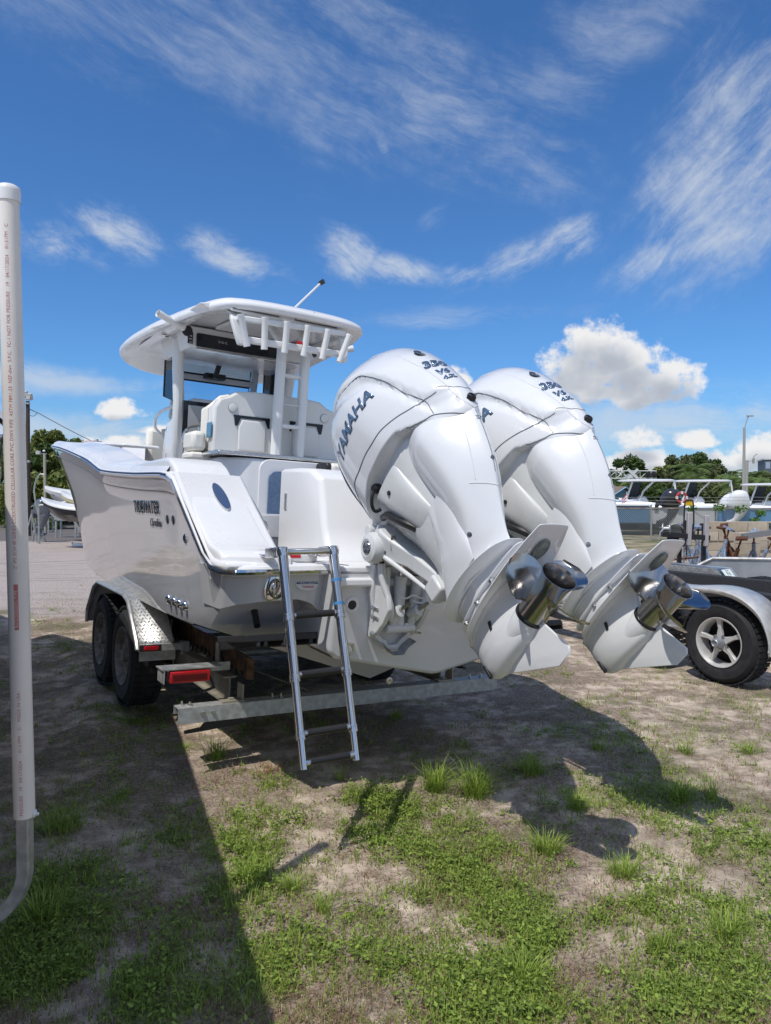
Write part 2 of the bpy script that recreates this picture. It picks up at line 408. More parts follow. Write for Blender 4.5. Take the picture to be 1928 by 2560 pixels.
def make_engine(label, mw, prop_phase):
    root = empty('outboard_motor', label, 'outboard motor', mat=mw, group='twin white outboard motors on the stern')
    cr = build_cowl(); cb = MB().loft(cr, caps=True)
    cowl = cb.build('cowling', pearl, root, smooth=60)
    fb = MB().loft(build_fairing(), caps=True); fair = fb.build('midsection_fairing', pearl, root, smooth=50)
    def bvh(b): return BVHTree.FromPolygons([Vector(v) for v in b.v], b.f)
    T1, T2 = bvh(cb), bvh(fb)
    def snap(pts, T, off=0., inward=True):
        out = []
        for p in pts:
            q, nn, _, _ = T.find_nearest(Vector(p)); out.append(q + nn.normalized() * off if nn.dot(q - Vector((.48, 0, .3))) > 0 else q - nn.normalized() * off)
        return out
    def line(name, pts, T, r=.0028, mirror=True, m=seam, parent=cowl):
        for s in ((1, -1) if mirror else (1,)):
            P = spline([(u, v * s, w) for u, v, w in pts], 8); P = snap(P, T, -.0006)
            part(name, m, parent, lambda b: b.tube(P, r, 6))
    # seams: side panel, raised top piece, rear hood
    line('panel_seam', [(.05, .16, .13), (.06, .21, .17), (.172, .25, .25), (.302, .25, .24), (.398, .26, .236), (.479, .26, .225), (.554, .25, .221), (.659, .23, .195), (.721, .19, .175), (.777, .138, .167)], T1, .0034)
    line('panel_seam', [(.12, .2, .72), (.3, .24, .69), (.45, .26, .65), (.607, .26, .597), (.659, .24, .528), (.71, .21, .406), (.734, .17, .3), (.763, .157, .213), (.777, .138, .165), (.775, .135, .121), (.769, .132, .074)], T1, .0026)
    line('panel_seam', [(.777, .138, .167), (.80, .10, .175), (.83, .07, .17), (.87, .03, .13), (.90, 0, .11)], T1, .0025)
    line('panel_seam', [(.65, .22, .106), (.727, .17, .077), (.765, .134, .067), (.80, .08, .03), (.85, .02, -.02), (.87, 0, -.035)], T1, .003)
    line('panel_seam', [(.08, .20, .45), (.10, .24, .60), (.12, .2, .72)], T1, .004)
    line('spine_edge', [(.55, .12, .78), (.66, .12, .72), (.75, .115, .59), (.81, .10, .41), (.84, .09, .317), (.86, .06, .154), (.88, .045, .04), (.88, .0, -.01)], T1, .003, m=pearl)
    line('panel_seam', [(.89, 0, -.02), (.86, 0, -.12), (.82, 0, -.22), (.76, 0, -.32)], T2, .0016, False, parent=fair)
    line('spine_edge', [(.84, .085, .03), (.82, .085, -.1), (.76, .08, -.22), (.70, .075, -.31)], T2, .003, m=pearl, parent=fair)
    line('panel_seam', [(.68, .10, -.31), (.72, .055, -.35), (.73, 0, -.375)], T2, .003, m=engw, parent=fair)
    # dark ventilation slot along the front edge of the side panel
    for s in (1, -1):
        P = snap([Vector(p) for p in spline([(.035, .14 * s, .15), (.05, .2 * s, .28), (.07, .22 * s, .4), (.10, .25 * s, .52), (.16, .25 * s, .65)], 8)], T1, -.004)
        part('intake_slot', seam, cowl, lambda b: b.tube(P, [.002 + .013 * math.sin(math.pi * i / (len(P) - 1)) for i in range(len(P))], 6))
    # lettering laid on the paint
    def decal(txt, size, origin, xd, yd, m, shear=0., bold=0., name='lettering', space=1., T=T1):
        me = text_mesh(txt, size, 0., shear, bold, space); M = frame(origin, xd, yd); nrm = (M.to_3x3() @ Vector((0, 0, 1)))
        bm = bmesh.new(); bm.from_mesh(me); bmesh.ops.triangulate(bm, faces=bm.faces)
        bmesh.ops.subdivide_edges(bm, edges=[e for e in bm.edges if e.calc_length() > size * .3], cuts=1)
        for v in bm.verts:
            p = M @ v.co; h = T.ray_cast(p + nrm * .25, -nrm, .6)
            v.co = (h[0] + nrm * .0022) if h[0] is not None else p
        e = bmesh.ops.extrude_face_region(bm, geom=list(bm.faces))
        for v in [g for g in e['geom'] if isinstance(g, bmesh.types.BMVert)]: v.co = v.co + nrm * .0012
        bmesh.ops.recalc_face_normals(bm, faces=bm.faces)
        bm.to_mesh(me); bm.free(); me.materials.clear(); me.materials.append(m); o = bpy.data.objects.new(name, me); link(o, cowl); return o
    decal('YAMAHA', .098, (.43, -.4, .415), (1, 0, .04), (-.04, 0, 1), bluegrey, .25, .003)
    decal('YAMAHA', .098, (.43, .4, .415), (-1, 0, -.04), (-.04, 0, 1), bluegrey, .25, .003)
    decal('350', .083, (.90, -.055, .345), (.42, .9, 0), (-.2, 0, .97), bluegrey, .15, .004)
    decal('V6', .058, (.91, -.055, .258), (.42, .9, 0), (-.14, 0, .98), bluegrey, .15, .003)
    decal('4.3L', .038, (.915, -.045, .205), (.42, .9, 0), (-.1, 0, .98), bluegrey, .15, .002)
    q, nn, _, _ = T1.find_nearest(Vector((.87, -.055, .475))); nn = nn.normalized(); nn = nn if nn.z + nn.x > 0 else -nn
    emblem(cowl, q + nn * .001, nn, (0, 1, 0), .034)
    # rear flush plug on the hood, screws on the spine
    def plug(b):
        b.lathe([(.024, -.02), (.024, .012), (.020, .022), (.012, .022), (.011, .005), (0, .005)], (.888, 0, .045), (.99, 0, .05), 6)
    part('flush_plug', black, root, plug, bevel=.002)
    for (w, y) in ((-.07, .028), (-.07, -.028), (-.32, .024), (-.32, -.024)):
        q, nn, _, _ = T2.find_nearest(Vector((.9, y, w))); nn = nn if nn.x > 0 else -nn
        part('screw_recess', brushed, fair, lambda b: b.lathe([(.011, 0), (.011, .001), (.009, .0015), (.009, -.006), (0, -.006)], q, nn, 14))
    q, nn, _, _ = T2.find_nearest(Vector((.56, -.3, -.53))); nn = nn if nn.y < 0 else -nn
    part('screw_recess', brushed, fair, lambda b: b.lathe([(.012, 0), (.012, .001), (.009, .0015), (.009, -.006), (0, -.006)], q, nn, 14))
    # blister on the flank of the fairing
    for s in (1, -1):
        def blister(b):
            rs = []
            for i in range(9):
                t = i / 8; w = -.20 - .36 * t; k = math.sin(math.pi * min(1, t * .5 + .5)) ** .6 if t > 0 else 1
                h = .028 * math.sin(math.pi * t) ** .7 + .001; c0 = .50 - .16 * t; wd = .085 + .05 * t
                rs.append([(c0 + wd * math.cos(a), s * (interp(w, [(-.6, .115), (-.38, .105), (-.25, .125), (-.1, .16)]) - .01 + h * math.sin(a)), w) for a in [math.pi * j / 12 for j in range(13)]])
            b.loft(rs, closed=False)
        part('side_blister', pearl, fair, blister, smooth=80)
    # inner leg and the hollow between cowl and swivel bracket
    ILEG = [(-.62, .16, .50, .085), (-.5, .17, .52, .09), (-.35, .20, .56, .11), (-.2, .18, .60, .128), (-.08, .14, .66, .15), (.03, .12, .72, .175), (.1, .12, .76, .19)]
    part('inner_leg', engw, root, lambda b: b.loft([ring(-.62 + .72 * i / 24, *sec(-.62 + .72 * i / 24, ILEG), 48, 2.6, 2.2) for i in range(25)]), smooth=60)
    # sculpted side pod under the cowl (between hollow and fairing)
    for s in (1, -1):
        def pod(b):
            rs = []
            for i in range(13):
                t = i / 12; w = .10 - .34 * t; c0 = .34 + .04 * t
                wd = .115 - .05 * t; h = .035 * math.sin(math.pi * (t * .85 + .12)) ** .5
                base = interp(w, [(-.25, .11), (-.1, .145), (.03, .175), (.1, .19)])
                rs.append([(c0 + wd * math.cos(a), s * (base - .012 + h * math.sin(a) ** .7 if math.sin(a) > 0 else s * (base - .012)) if False else s * (base - .012 + h * max(0, math.sin(a)) ** .7), w) for a in [math.pi * j / 14 for j in range(15)]])
            b.loft(rs, closed=False)
        part('side_pod', engw, root, pod, smooth=80)
        part('rubber_plug', black, root, lambda b: b.lathe([(.012, -.01), (.012, .004), (0, .006)], (.33, s * .195, .03), (0, s, 0), 14))
    # flush hose fitting with black grommets on the port side, key tag on its wire
    part('flush_fitting', black, root, lambda b: (b.lathe([(.026, 0), (.028, .012), (.024, .03), (.014, .042), (0, .044)], (.265, -.175, .145), (.25, -1, -.35), 20),
                                                   b.tube(spline([(.262, -.205, .13), (.235, -.215, .11), (.20, -.21, .085), (.18, -.19, .07), (.19, -.16, .075)], 6), .009, 8)))
    # leg between splash plate and anti-ventilation plate, plates, gearcase
    LEG = [(-.745, .12, .68, .088), (-.70, .125, .64, .076), (-.66, .13, .61, .07), (-.60, .14, .59, .088)]
    part('upper_gearcase', pearl, root, lambda b: b.loft([ring(w, *sec(w, LEG), 40, 1.8, 1.5, tail=.4) for w in [-.745 + .145 * i / 8 for i in range(9)]]))
    def plate(b, out, w0, th, crown):
        P = spline([(u, v, 0) for u, v in out] + [(u, -v, 0) for u, v in out[::-1] if v > 1e-4], 5, closed=True)
        c = Vector((sum(p.x for p in P) / len(P), 0, 0))
        rs = [[(c.x + (p.x - c.x) * k, p.y * k, w0 + dz + crown * (abs(p.y * k) / .15) ** 2) for p in P] for k, dz in ((.02, th), (.5, th), (.97, th * .8), (1, th * .3), (1, -th * .3), (.97, -th * .8), (.5, -th), (.02, -th))]
        b.loft(rs)
    part('splash_plate', pearl, root, lambda b: plate(b, [(.12, 0), (.13, .07), (.18, .125), (.30, .15), (.45, .14), (.57, .10), (.625, .05), (.635, .0)], -.612, .004, .022), smooth=50)
    part('anti_ventilation_plate', pearl, root, lambda b: plate(b, [(.13, 0), (.15, .055), (.22, .10), (.38, .125), (.58, .125), (.72, .105), (.795, .085), (.815, .078), (.822, .065), (.825, .0)], -.735, .006, -.006), smooth=50)
    fl = [(.15, .05), (.3, .085), (.5, .09), (.68, .07)]
    part('gearcase_flange', pearl, root, lambda b: plate(b, [(.12, 0), (.14, .04), (.22, .072), (.40, .085), (.56, .075), (.66, .05), (.67, 0)], -.672, .006, .004), smooth=50)
    for s in (1, -1):
        for u, v in ((.20, .062), (.33, .076), (.46, .074)):
            part('bolt', brushed, root, lambda b: b.lathe([(.013, 0), (.013, .004), (.009, .004), (.009, .012), (0, .012)], (u, s * v, -.682), (0, 0, -1), 6))
    # oval anode and round hole on the underside of the plate
    part('anode', mat('anode_grey', (.22, .24, .22), .4, .4, nz=(30, .4)), root, lambda b: b.prism([(.055 * math.cos(a), .037 * math.sin(a)) for a in [2 * math.pi * i / 28 for i in range(28)]], lambda x, y, d: (.70 + x, y, -.744 - d), 0, .008), bevel=.003)
    part('drain_hole', mat('dark_hole', (.05, .05, .06), .5), root, lambda b: b.lathe([(.014, 0), (.014, .004), (0, .004)], (.615, 0, -.742), (0, 0, -1), 18))
    # lower gearcase: strut swelling into the torpedo
    GC = [(-.965, .20, .42, .02), (-.95, .15, .47, .047), (-.93, .12, .482, .059), (-.89, .10, .486, .068), (-.85, .10, .486, .066), (-.82, .10, .49, .058), (-.78, .10, .51, .05), (-.745, .095, .55, .054), (-.735, .09, .57, .07)]
    def gear(b):
        rs = []
        for i in range(36):
            w = -.965 + .23 * i / 35; u0, u1, hw = sec(w, GC)
            r = ring(w, u0, u1, hw, 48, 1.75, 2.6, tail=.85 if w < -.84 else .5)
            rs.append(r)
        b.loft(rs)
    gc = part('lower_gearcase', pearl, root, gear, smooth=60)
    part('torpedo', pearl, root, lambda b: b.lathe([(0, 0), (.014, .006), (.032, .028), (.048, .07), (.058, .13), (.062, .2), (.064, .3), (.066, .372), (.062, .38)], (.10, 0, -.89), (1, 0, 0), 40), smooth=60)
    def skeg(b):
        out = [(.14, -.915), (.20, -.965), (.30, -1.03), (.455, -1.13), (.53, -1.128), (.545, -1.11), (.50, -.93), (.49, -.90), (.2, -.90)]
        c = (.36, -.98)
        b.loft([[(c[0] + (x - c[0]) * k, t, c[1] + (y - c[1]) * k) for x, y in out] for k, t in ((.97, -.004), (1, 0), (.97, .004))] )
        b.loft([[(c[0] + (x - c[0]) * k, t, c[1] + (y - c[1]) * k) for x, y in out] for k, t in ((.6, -.009), (.97, -.004))])
        b.loft([[(c[0] + (x - c[0]) * k, t, c[1] + (y - c[1]) * k) for x, y in out] for k, t in ((.97, .004), (.6, .009))])
    part('skeg', pearl, root, skeg, smooth=50)
    for s in (1, -1):
        part('water_intake', black, root, lambda b: b.prism([(-.009, -.03), (.009, -.026), (.009, .026), (-.009, .03)], lambda x, y, d: (.30 + x + y * .35, s * (.050 + d), -.80 + y), 0, .006), bevel=.002)
        part('nose_intake', black, root, lambda b: b.prism([(-.004, -.035), (.010, -.03), (.012, .02), (.0, .035)], lambda x, y, d: (.135 + x, s * (.029 + d * 2), -.90 + y), 0, .008), bevel=.002)
    # propeller: barrel hub and three cupped blades
    pr = bpy.data.objects.new('propeller', None); pr.empty_display_size = .1; link(pr, root); pr.location = (.478, 0, -.89); pr.rotation_euler = (prop_phase, 0, 0)
    part('hub', steelp, pr, lambda b: b.lathe([(.062, 0), (.063, .02), (.062, .15), (.065, .19), (.074, .214), (.075, .218), (.071, .218), (.061, .19), (.055, .12), (.053, .06), (0, .06)], (0, 0, 0), (1, 0, 0), 48), smooth=40)
    part('hub_core', mat('worn_bronze', (.25, .2, .14), .45, .7, nz=(40, .5)), pr, lambda b: (b.lathe([(.02, .05), (.02, .09), (.012, .1), (0, .1)], (0, 0, 0), (1, 0, 0), 12), [b.bar((.07, 0, 0), (.07, .06 * math.cos(R(a)), .06 * math.sin(R(a))), .012, .03, (1, 0, 0)) for a in (30, 120, 210, 300)]))
    part('thrust_ring', black, pr, lambda b: b.lathe([(.055, -.012), (.068, -.01), (.069, .001), (.06, .003)], (0, 0, 0), (1, 0, 0), 32))
    blade_me = None
    for k in range(3):
        if blade_me is None:
            V, Fc = [], []; nr, nc = 14, 16
            for side in (0, 1):
                for i in range(nr + 1):
                    t = i / nr; r = .058 + .150 * t
                    span = R(80) * (1 - t ** 2.8) ** .6 * (.86 + .30 * t) + R(1.5); mid = R(34) * t ** 1.4
                    for j in range(nc + 1):
                        s_ = j / nc; ph = mid + span * (s_ - .5)
                        th = .0015 + .006 * (1 - t) * math.sin(math.pi * s_)
                        xx = .105 - .50 * ph / (2 * math.pi) * (1 - .25 * t) + .095 * t + .010 * max(0, .25 - s_) * 4
                        V.append((xx + (th if side else -th), r * math.cos(ph), r * math.sin(ph)))
            M_ = (nr + 1) * (nc + 1); q = lambda i, j, sd: sd * M_ + i * (nc + 1) + j
            for i in range(nr):
                for j in range(nc):
                    Fc.append((q(i, j, 0), q(i + 1, j, 0), q(i + 1, j + 1, 0), q(i, j + 1, 0))); Fc.append((q(i, j, 1), q(i, j + 1, 1), q(i + 1, j + 1, 1), q(i + 1, j, 1)))
            for i in range(nr):
                for j in (0, nc): Fc.append((q(i, j, 0), q(i, j, 1), q(i + 1, j, 1), q(i + 1, j, 0)))
            for j in range(nc): Fc.append((q(nr, j, 0), q(nr, j, 1), q(nr, j + 1, 1), q(nr, j + 1, 0)))
            o = mk('blade', V, Fc, steelp, pr, smooth=45); blade_me = o.data
        else:
            o = bpy.data.objects.new('blade', blade_me); link(o, pr)
        o.rotation_euler = (R(120 * k), 0, 0)
    # swivel bracket running down from the tilt tube
    def swiv(b):
        rs = []
        for w, u, wd, d in ((.06, .06, .15, .05), (.0, .05, .16, .06), (-.06, .055, .14, .06), (-.2, .10, .075, .045), (-.36, .15, .055, .04), (-.5, .17, .05, .04)):
            rs.append([(u + (d if c > 0 else -d), wd * s_, w) for s_, c in ((-1, -1), (1, -1), (1, 1), (-1, 1))])
        b.loft(rs)
    part('swivel_bracket', engw, root, swiv, bevel=.012)
    for s in (1, -1):
        part('swivel_rib', engw, root, lambda b: b.tube([(.0, s * .13, .05), (.0, s * .15, .0), (.01, s * .13, -.08), (.05, s * .07, -.25), (.11, s * .055, -.45)], [.012, .016, .015, .013, .01], 8), sub=1)
        part('lower_mount', engw, root, lambda b: b.box((.16, s * .07, -.44), (.10, .06, .10)), bevel=.012)
    part('steering_cylinder', engw, root, lambda b: (b.tube([(.03, -.16, .10), (.03, .16, .10)], .028, 16), b.box((.09, 0, .09), (.16, .2, .06))), bevel=.004)
    part('loom_gap_shade', black, root, lambda b: b.tube(spline([(.13, -.12, .08), (.20, -.150, .02), (.235, -.155, -.05), (.27, -.145, -.12), (.29, -.11, -.18)], 5), [.004] + [.019] * 19 + [.004], 8) if True else None)  # black loom, also painted in as the shade of the opening by the swivel
    part('cable_loom', black, root, lambda b: [b.tube(spline([(.05, .05 * k - .05, .12), (.12, .06 * k - .05, .04 + .02 * k), (.2, .05 * k - .02, .03)], 5), .011, 8) for k in range(3)])
    return root
def engine_matrix(l, a, z, tilt):
    t = R(tilt); u = Vector((0, -math.cos(t), math.sin(t))); v = Vector((1, 0, 0)); w = Vector((0, math.sin(t), math.cos(t)))
    return BM @ Matrix.Translation((l, a, z)) @ Matrix((u, v, w)).transposed().to_4x4()
eng1 = make_engine('nearer white outboard motor, tilted up, chrome propeller beside the boarding ladder', engine_matrix(-.36, -1.0, 1.335, 50), R(8))
eng2 = make_engine('farther white outboard motor, tilted up, its propeller in front of the alloy trailer wheel', engine_matrix(.36, -1.0, 1.335, 47.6), R(-32))
# ================================================================== the boat
boat = empty('centre_console_boat', 'white centre console fishing boat on its galvanised trailer, seen from the port quarter', 'boat', mat=BM)
SHEER = [(-.68, 1.185, 1.19), (-.62, 1.20, 1.195), (-.45, 1.20, 1.26), (.12, 1.215, 1.655), (.25, 1.22, 1.675), (1., 1.23, 1.695), (2., 1.235, 1.745), (2.25, 1.235, 1.785), (2.6, 1.235, 1.85), (3.0, 1.235, 1.905), (4.05, 1.23, 2.03), (4.8, 1.20, 2.095), (5.5, 1.14, 2.15), (6.2, 1.02, 2.205), (6.7, .86, 2.24), (7.05, .62, 2.27), (7.28, .36, 2.285), (7.42, .0, 2.30)]
CHINE = [(-.68, 1.10, .86), (-.25, 1.10, .845), (1., 1.08, .82), (3., 1.02, .83), (4.2, .95, .90), (5.2, .76, 1.05), (6., .50, 1.32), (6.6, .27, 1.68), (7.05, .10, 2.04), (7.42, 0, 2.295)]
KEEL = [(-.68, .47), (0, .465), (3.5, .46), (4.8, .52), (5.6, .72), (6.2, 1.02), (6.7, 1.45), (7.1, 1.90), (7.42, 2.29)]
def sh(a): return smooth_interp(a, [(p[0], p[1]) for p in SHEER]), (interp if a < .3 else smooth_interp)(a, [(p[0], p[2]) for p in SHEER])
def hull_section(a):
    ls, zs = sh(a); lc = smooth_interp(a, [(p[0], p[1]) for p in CHINE]); zc = smooth_interp(a, [(p[0], p[2]) for p in CHINE]); zk = smooth_interp(a, KEEL)
    fl = interp(a, [(0, .8), (3, .9), (5, 1.35), (6.6, 1.9), (7.4, 1.5)])
    out = [(ls, a, zs), (ls - .005, a, zs - .012)]
    st = min(.085, (zs - zc) * .25); ins = .022 * min(1, ls / .3)
    out += [(ls - ins, a, zs - st), (ls - ins - .004, a, zs - st - .006)]
    l1, z1 = ls - ins - .006, zs - st - .01
    for i in range(1, 10):
        t = i / 9; out.append((l1 + (lc - l1) * (1 - (1 - t) ** fl), a, z1 + (zc - z1) * t))
    ch = min(.05, lc * .3)
    out += [(lc - .004, a, zc - .012), (lc - ch, a, zc - .028)]
    for i in range(1, 6):
        t = i / 5; out.append(((lc - ch) * (1 - t), a, (zc - .028) + (zk - zc + .028) * t))
    return out
def hull(b):
    st = [-.68 + (7.42 + .68) * i / 72 for i in range(73)]
    # the aft end is raked: lower points stand further forward
    rs = []
    for k, a in enumerate(st):
        h = hull_section(a)
        if k < 6:
            h2 = []
            for i, p in enumerate(h):
                rk = interp(1.2 - p[2], [(0, 0), (.21, .12), (.36, .40), (.8, .52)])
                aa = max(a, -.68 + rk + k * .09)
                h2.append((p[0], aa, p[2]))
            h = h2
        rs.append(h + [(-x, y, z) for x, y, z in h[::-1][1:]])
    b.loft(rs, caps=False, closed=False)
    f = rs[0]; b.add(f, [tuple(range(len(f)))])
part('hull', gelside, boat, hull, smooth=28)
rail = [(sh(a)[0] + .006, a, sh(a)[1] + .002) for a in [-.60 + .02 * i for i in range(10)] + [-.3 + .1 * i for i in range(77)]]
aftrail = [(.64, -.83, 1.208), (.85, -.835, 1.205), (1.03, -.82, 1.20), (1.13, -.765, 1.193), (1.185, -.68, 1.19)]
for s in (-1, 1):
    P = spline([(x * s, y, z) for x, y, z in aftrail], 4) + [(x * s, y, z) for x, y, z in rail]
    P = [p for i, p in enumerate(P) if i == 0 or (Vector(p) - Vector(P[i - 1])).length > .012]
    part('rub_rail', chrome, boat, lambda b: b.tube(P, .017, 8))
    part('rub_rail_backing', gel, boat, lambda b: b.tube([(p[0] - .012 * s, p[1] + .012, p[2] + .004) for p in P], .028, 8))
for s in (-1, 1):
    Q = [hull_section(a)[3] for a in [.16 + .12 * i for i in range(60)]]
    part('sheer_reflection', seam, boat, lambda b: b.tube([(s * (p[0] + .001), p[1], p[2]) for p in Q], .0045, 5))  # dark line painted in for the reflection at the hull step under the rail
    part('rail_insert', mat('navy_vinyl', (.02, .04, .10), .4), boat, lambda b: b.tube([(s * (p[0] + .012), p[1], p[2] + .014) for p in rail if p[1] > .15], .007, 6))
# gunwale cap and foredeck
def cap(b, s):
    rs = []
    for i in range(60):
        a = .25 + 7.15 * i / 59; ls, zs = sh(a); w = interp(a, [(0, .33), (4.6, .36), (5.6, .6), (7.4, .6)])
        li = max(ls - w, 0) if a > 4.6 else ls - w
        cr = .12 - .035 * max(0, min(1, (a - 3.0) / 2)) - .03 * max(0, min(1, (1.6 - a) / 1.2))
        k = min(1, ls / .35)
        f = lambda d: max(ls - d, 0)
        ti = zs + (cr + (.02 if li == 0 else 0)) * k
        r = [(ls, zs), (f(.004), zs + .035 * k), (f(.02), zs + .06 * k), (f(.06), zs + .08 * k), (f(.12), zs + (cr * .5 + .03) * k), (f(.20), zs + (cr * .8 + .01) * k), (li + (ls - li) * .2, zs + cr * k), (li + .015 if li > 0 else 0, ti), (li, ti - (.02 if li else 0)), (li, 1.25 if li > .02 else ti - .001)]
        rs.append([(x * s, a, z) for x, z in r])
    b.loft(rs, caps=False, closed=False)
for s in (-1, 1): part('gunwale', gel, boat, lambda b: cap(b, s), smooth=50)
part('foredeck_hatch', gel, boat, lambda b: b.prism(rrect(.62, .8, .08), lambda x, y, d: (x, 5.9 + y, 2.275 + y * .07 + d), 0, .03), bevel=.01)
part('bow_pad', gel, boat, lambda b: b.prism([(-.30, -1.2), (.30, -1.2), (.34, .6), (.2, 1.1), (-.2, 1.1), (-.34, .6)], lambda x, y, d: (-.62 + x * .6, 4.55 + y, 2.15 + y * .07 + d), 0, .035), bevel=.02)
for l, a in ((-.45, 6.55), (.45, 6.55)):
    part('bow_cleat', chrome, boat, lambda b: b.tube([(l, a - .10, 2.33), (l, a - .06, 2.365), (l, a + .06, 2.365), (l, a + .10, 2.33)], .012, 8))
part('dock_line', mat('rope', (.55, .42, .40), .9), boat, lambda b: b.tube(spline([(-.45, 6.5, 2.35), (-.62, 6.1, 2.31), (-.74, 5.9, 2.28), (-.60, 5.8, 2.29), (-.45, 6.2, 2.32)], 8), .009, 6))
for s in (-1, 1):
    part('coaming_bolster', cream, boat, lambda b: b.tube([(s * (sh(a)[0] - .36), a, sh(a)[1] + .03) for a in [1.2 + .4 * i for i in range(11)]], .05, 8), smooth=60)
part('cockpit_sole', deckw, boat, lambda b: b.box((0, 2.3, 1.13), (1.9, 3.8, .04)))
part('bow_seat', cream, boat, lambda b: b.box((.25, 4.6, 1.85), (1.2, 1.0, .16)), bevel=.04)
part('bow_backrest', cream, boat, lambda b: b.box((-.12, 3.95, 2.06), (.62, .14, .56)), bevel=.05)
# port and starboard quarter blocks with their sloping faces
PROF = [(1.0, 1.79), (.40, 1.80), (.30, 1.79), (.20, 1.75), (-.42, 1.36), (-.50, 1.32), (-.60, 1.30), (-.74, 1.295), (-.79, 1.27), (-.80, 1.20), (-.60, 1.20), (.12, 1.66), (1.0, 1.69)]
for s in (-1, 1):
    def blk(b):
        ys = [(1.195, .93), (1.185, .985), (1.16, 1.0), (.89, 1.0), (.86, .985)]
        rs = []
        for l, k in ys:
            aft = .10 * max(0, (l - 1.0) / .2)
            r = []
            for a, z in PROF:
                zz = z if k == 1 else z - (1 - k) * .25 * (1 if z > 1.205 and not (a in (.12, 1.0) and z < 1.7) else 0)
                aa = a + aft if a < -.6 else a
                r.append((s * l, aa, zz))
            rs.append(r)
        b.loft(rs)
    part('quarter_block', gel, boat, blk, smooth=35, bevel=.03)
    def lip(b):
        pr = [(.75, 1.735), (.10, 1.70), (-.50, 1.285), (-.60, 1.25), (-.80, 1.24), (-.80, 1.20), (-.58, 1.20), (.12, 1.655), (.75, 1.68)]
        b.loft([[(s * l, a + (.10 if l > 1.2 and a < -.7 else (.03 if a < -.7 else 0)), z) for a, z in pr] for l in (1.212, 1.19, .80, .66)][:3])
    part('quarter_lip', gel, boat, lip, bevel=.018)
    def cle(b):   # flush oval pull-up cleat on the sloping face
        b.lathe([(.035, -.004), (.036, .004), (.032, .012), (.022, .022), (.02, .016), (.012, .022), (0, .024)], (0, 0, 0), (0, 0, 1), 28)
    c = part('oval_cleat', mat('satin_stainless', (.62, .62, .63), .30, 1.), boat, cle, smooth=40)
    c.matrix_basis = frame((s * 1.0, -.10, 1.565), (0, .855, .52), (1, 0, 0)) @ Matrix.Diagonal((4.1, 1.0, 2.2, 1))
# under-platform bands, motor pod and its well
for s in (-1, 1):
    def band(b):
        n = 26; top, bot = [], []
        for i in range(n + 1):
            l = 1.175 - (1.175 - .62) * i / n
            zb = interp(l, [(.62, .90), (.66, .975), (.72, 1.03), (.80, 1.055), (1.02, 1.045), (1.12, 1.02), (1.175, .99)])
            ab = -.80 + .12 * max(0, (l - 1.0) / .175) ** 2
            top.append((s * l, ab, 1.205)); bot.append((s * (l - .03 * max(0, (l - 1.0) / .175)), ab + (1.2 - zb) * (.28 + .29 * max(0, (l - 1.0) / .175)), zb))
        back_t = [(x, -.30, z) for x, y, z in top]; back_b = [(x, -.30, z) for x, y, z in bot]
        b.loft([bot, top], caps=False, closed=False); b.loft([top, back_t], caps=False, closed=False); b.loft([bot, back_b], caps=False, closed=False)
        b.add([top[0], bot[0], back_b[0], back_t[0]], [(0, 1, 2, 3)])
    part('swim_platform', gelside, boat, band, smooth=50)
def pod(b):
    out = [(-.675, 1.20), (-.68, .80), (-.64, .762), (-.02, .636), (.02, .636), (.64, .762), (.68, .80), (.675, 1.20)]
    f = [(l, -.93 + (1.2 - z) * .10, z) for l, z in out]; g = [(l, -.30, z + .02) for l, z in out]
    b.add(f + g, [tuple(range(8))] + [(i, (i + 1) % 8, 8 + (i + 1) % 8, 8 + i) for i in range(7)])
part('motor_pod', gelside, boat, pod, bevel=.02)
def well(b):
    top = rrect(1.36, .56, .10, 5)
    b.prism(top, lambda x, y, d: (x, -.65 + y, 1.20 + d), 0, .038)
part('motor_well_sill', gel, boat, well, bevel=.012)
part('pod_cap', gel, boat, lambda b: b.prism(rrect(1.37, .10, .04, 4), lambda x, y, d: (x, -.915 + y, 1.135 + d), 0, .045), bevel=.012)
def bulk(b):
    pr = [(.12, 1.20), (.12, 1.765), (-.12, 1.765), (-.30, 1.755), (-.42, 1.70), (-.50, 1.42), (-.54, 1.33), (-.62, 1.265), (-.66, 1.245), (-.66, 1.2)]
    b.loft([[(l, a if -.52 < l < .7 or a > -.3 else a + .02, z - (.015 if l < -.53 or l > .7 else 0)) for a, z in pr] for l in (-.54, -.515, .695, .72)])
part('transom_bulkhead', gel, boat, bulk, smooth=50, bevel=.012)
part('livewell_latch', brushed, boat, lambda b: b.lathe([(.05, 0), (.05, .004), (.04, .006), (.034, .003), (0, .003)], (-.36, -.06, 1.765), (0, 0, 1), 28))
part('hinge', brushed, boat, lambda b: b.box((-.542, .02, 1.56), (.006, .03, .10)))
part('seam_line', seam, boat, lambda b: (b.box((-.05, -.62, 1.2395), (1.26, .008, .003)), b.bar((-.66, -.62, 1.2395), (-.60, -.90, 1.2395), .012, .003)))
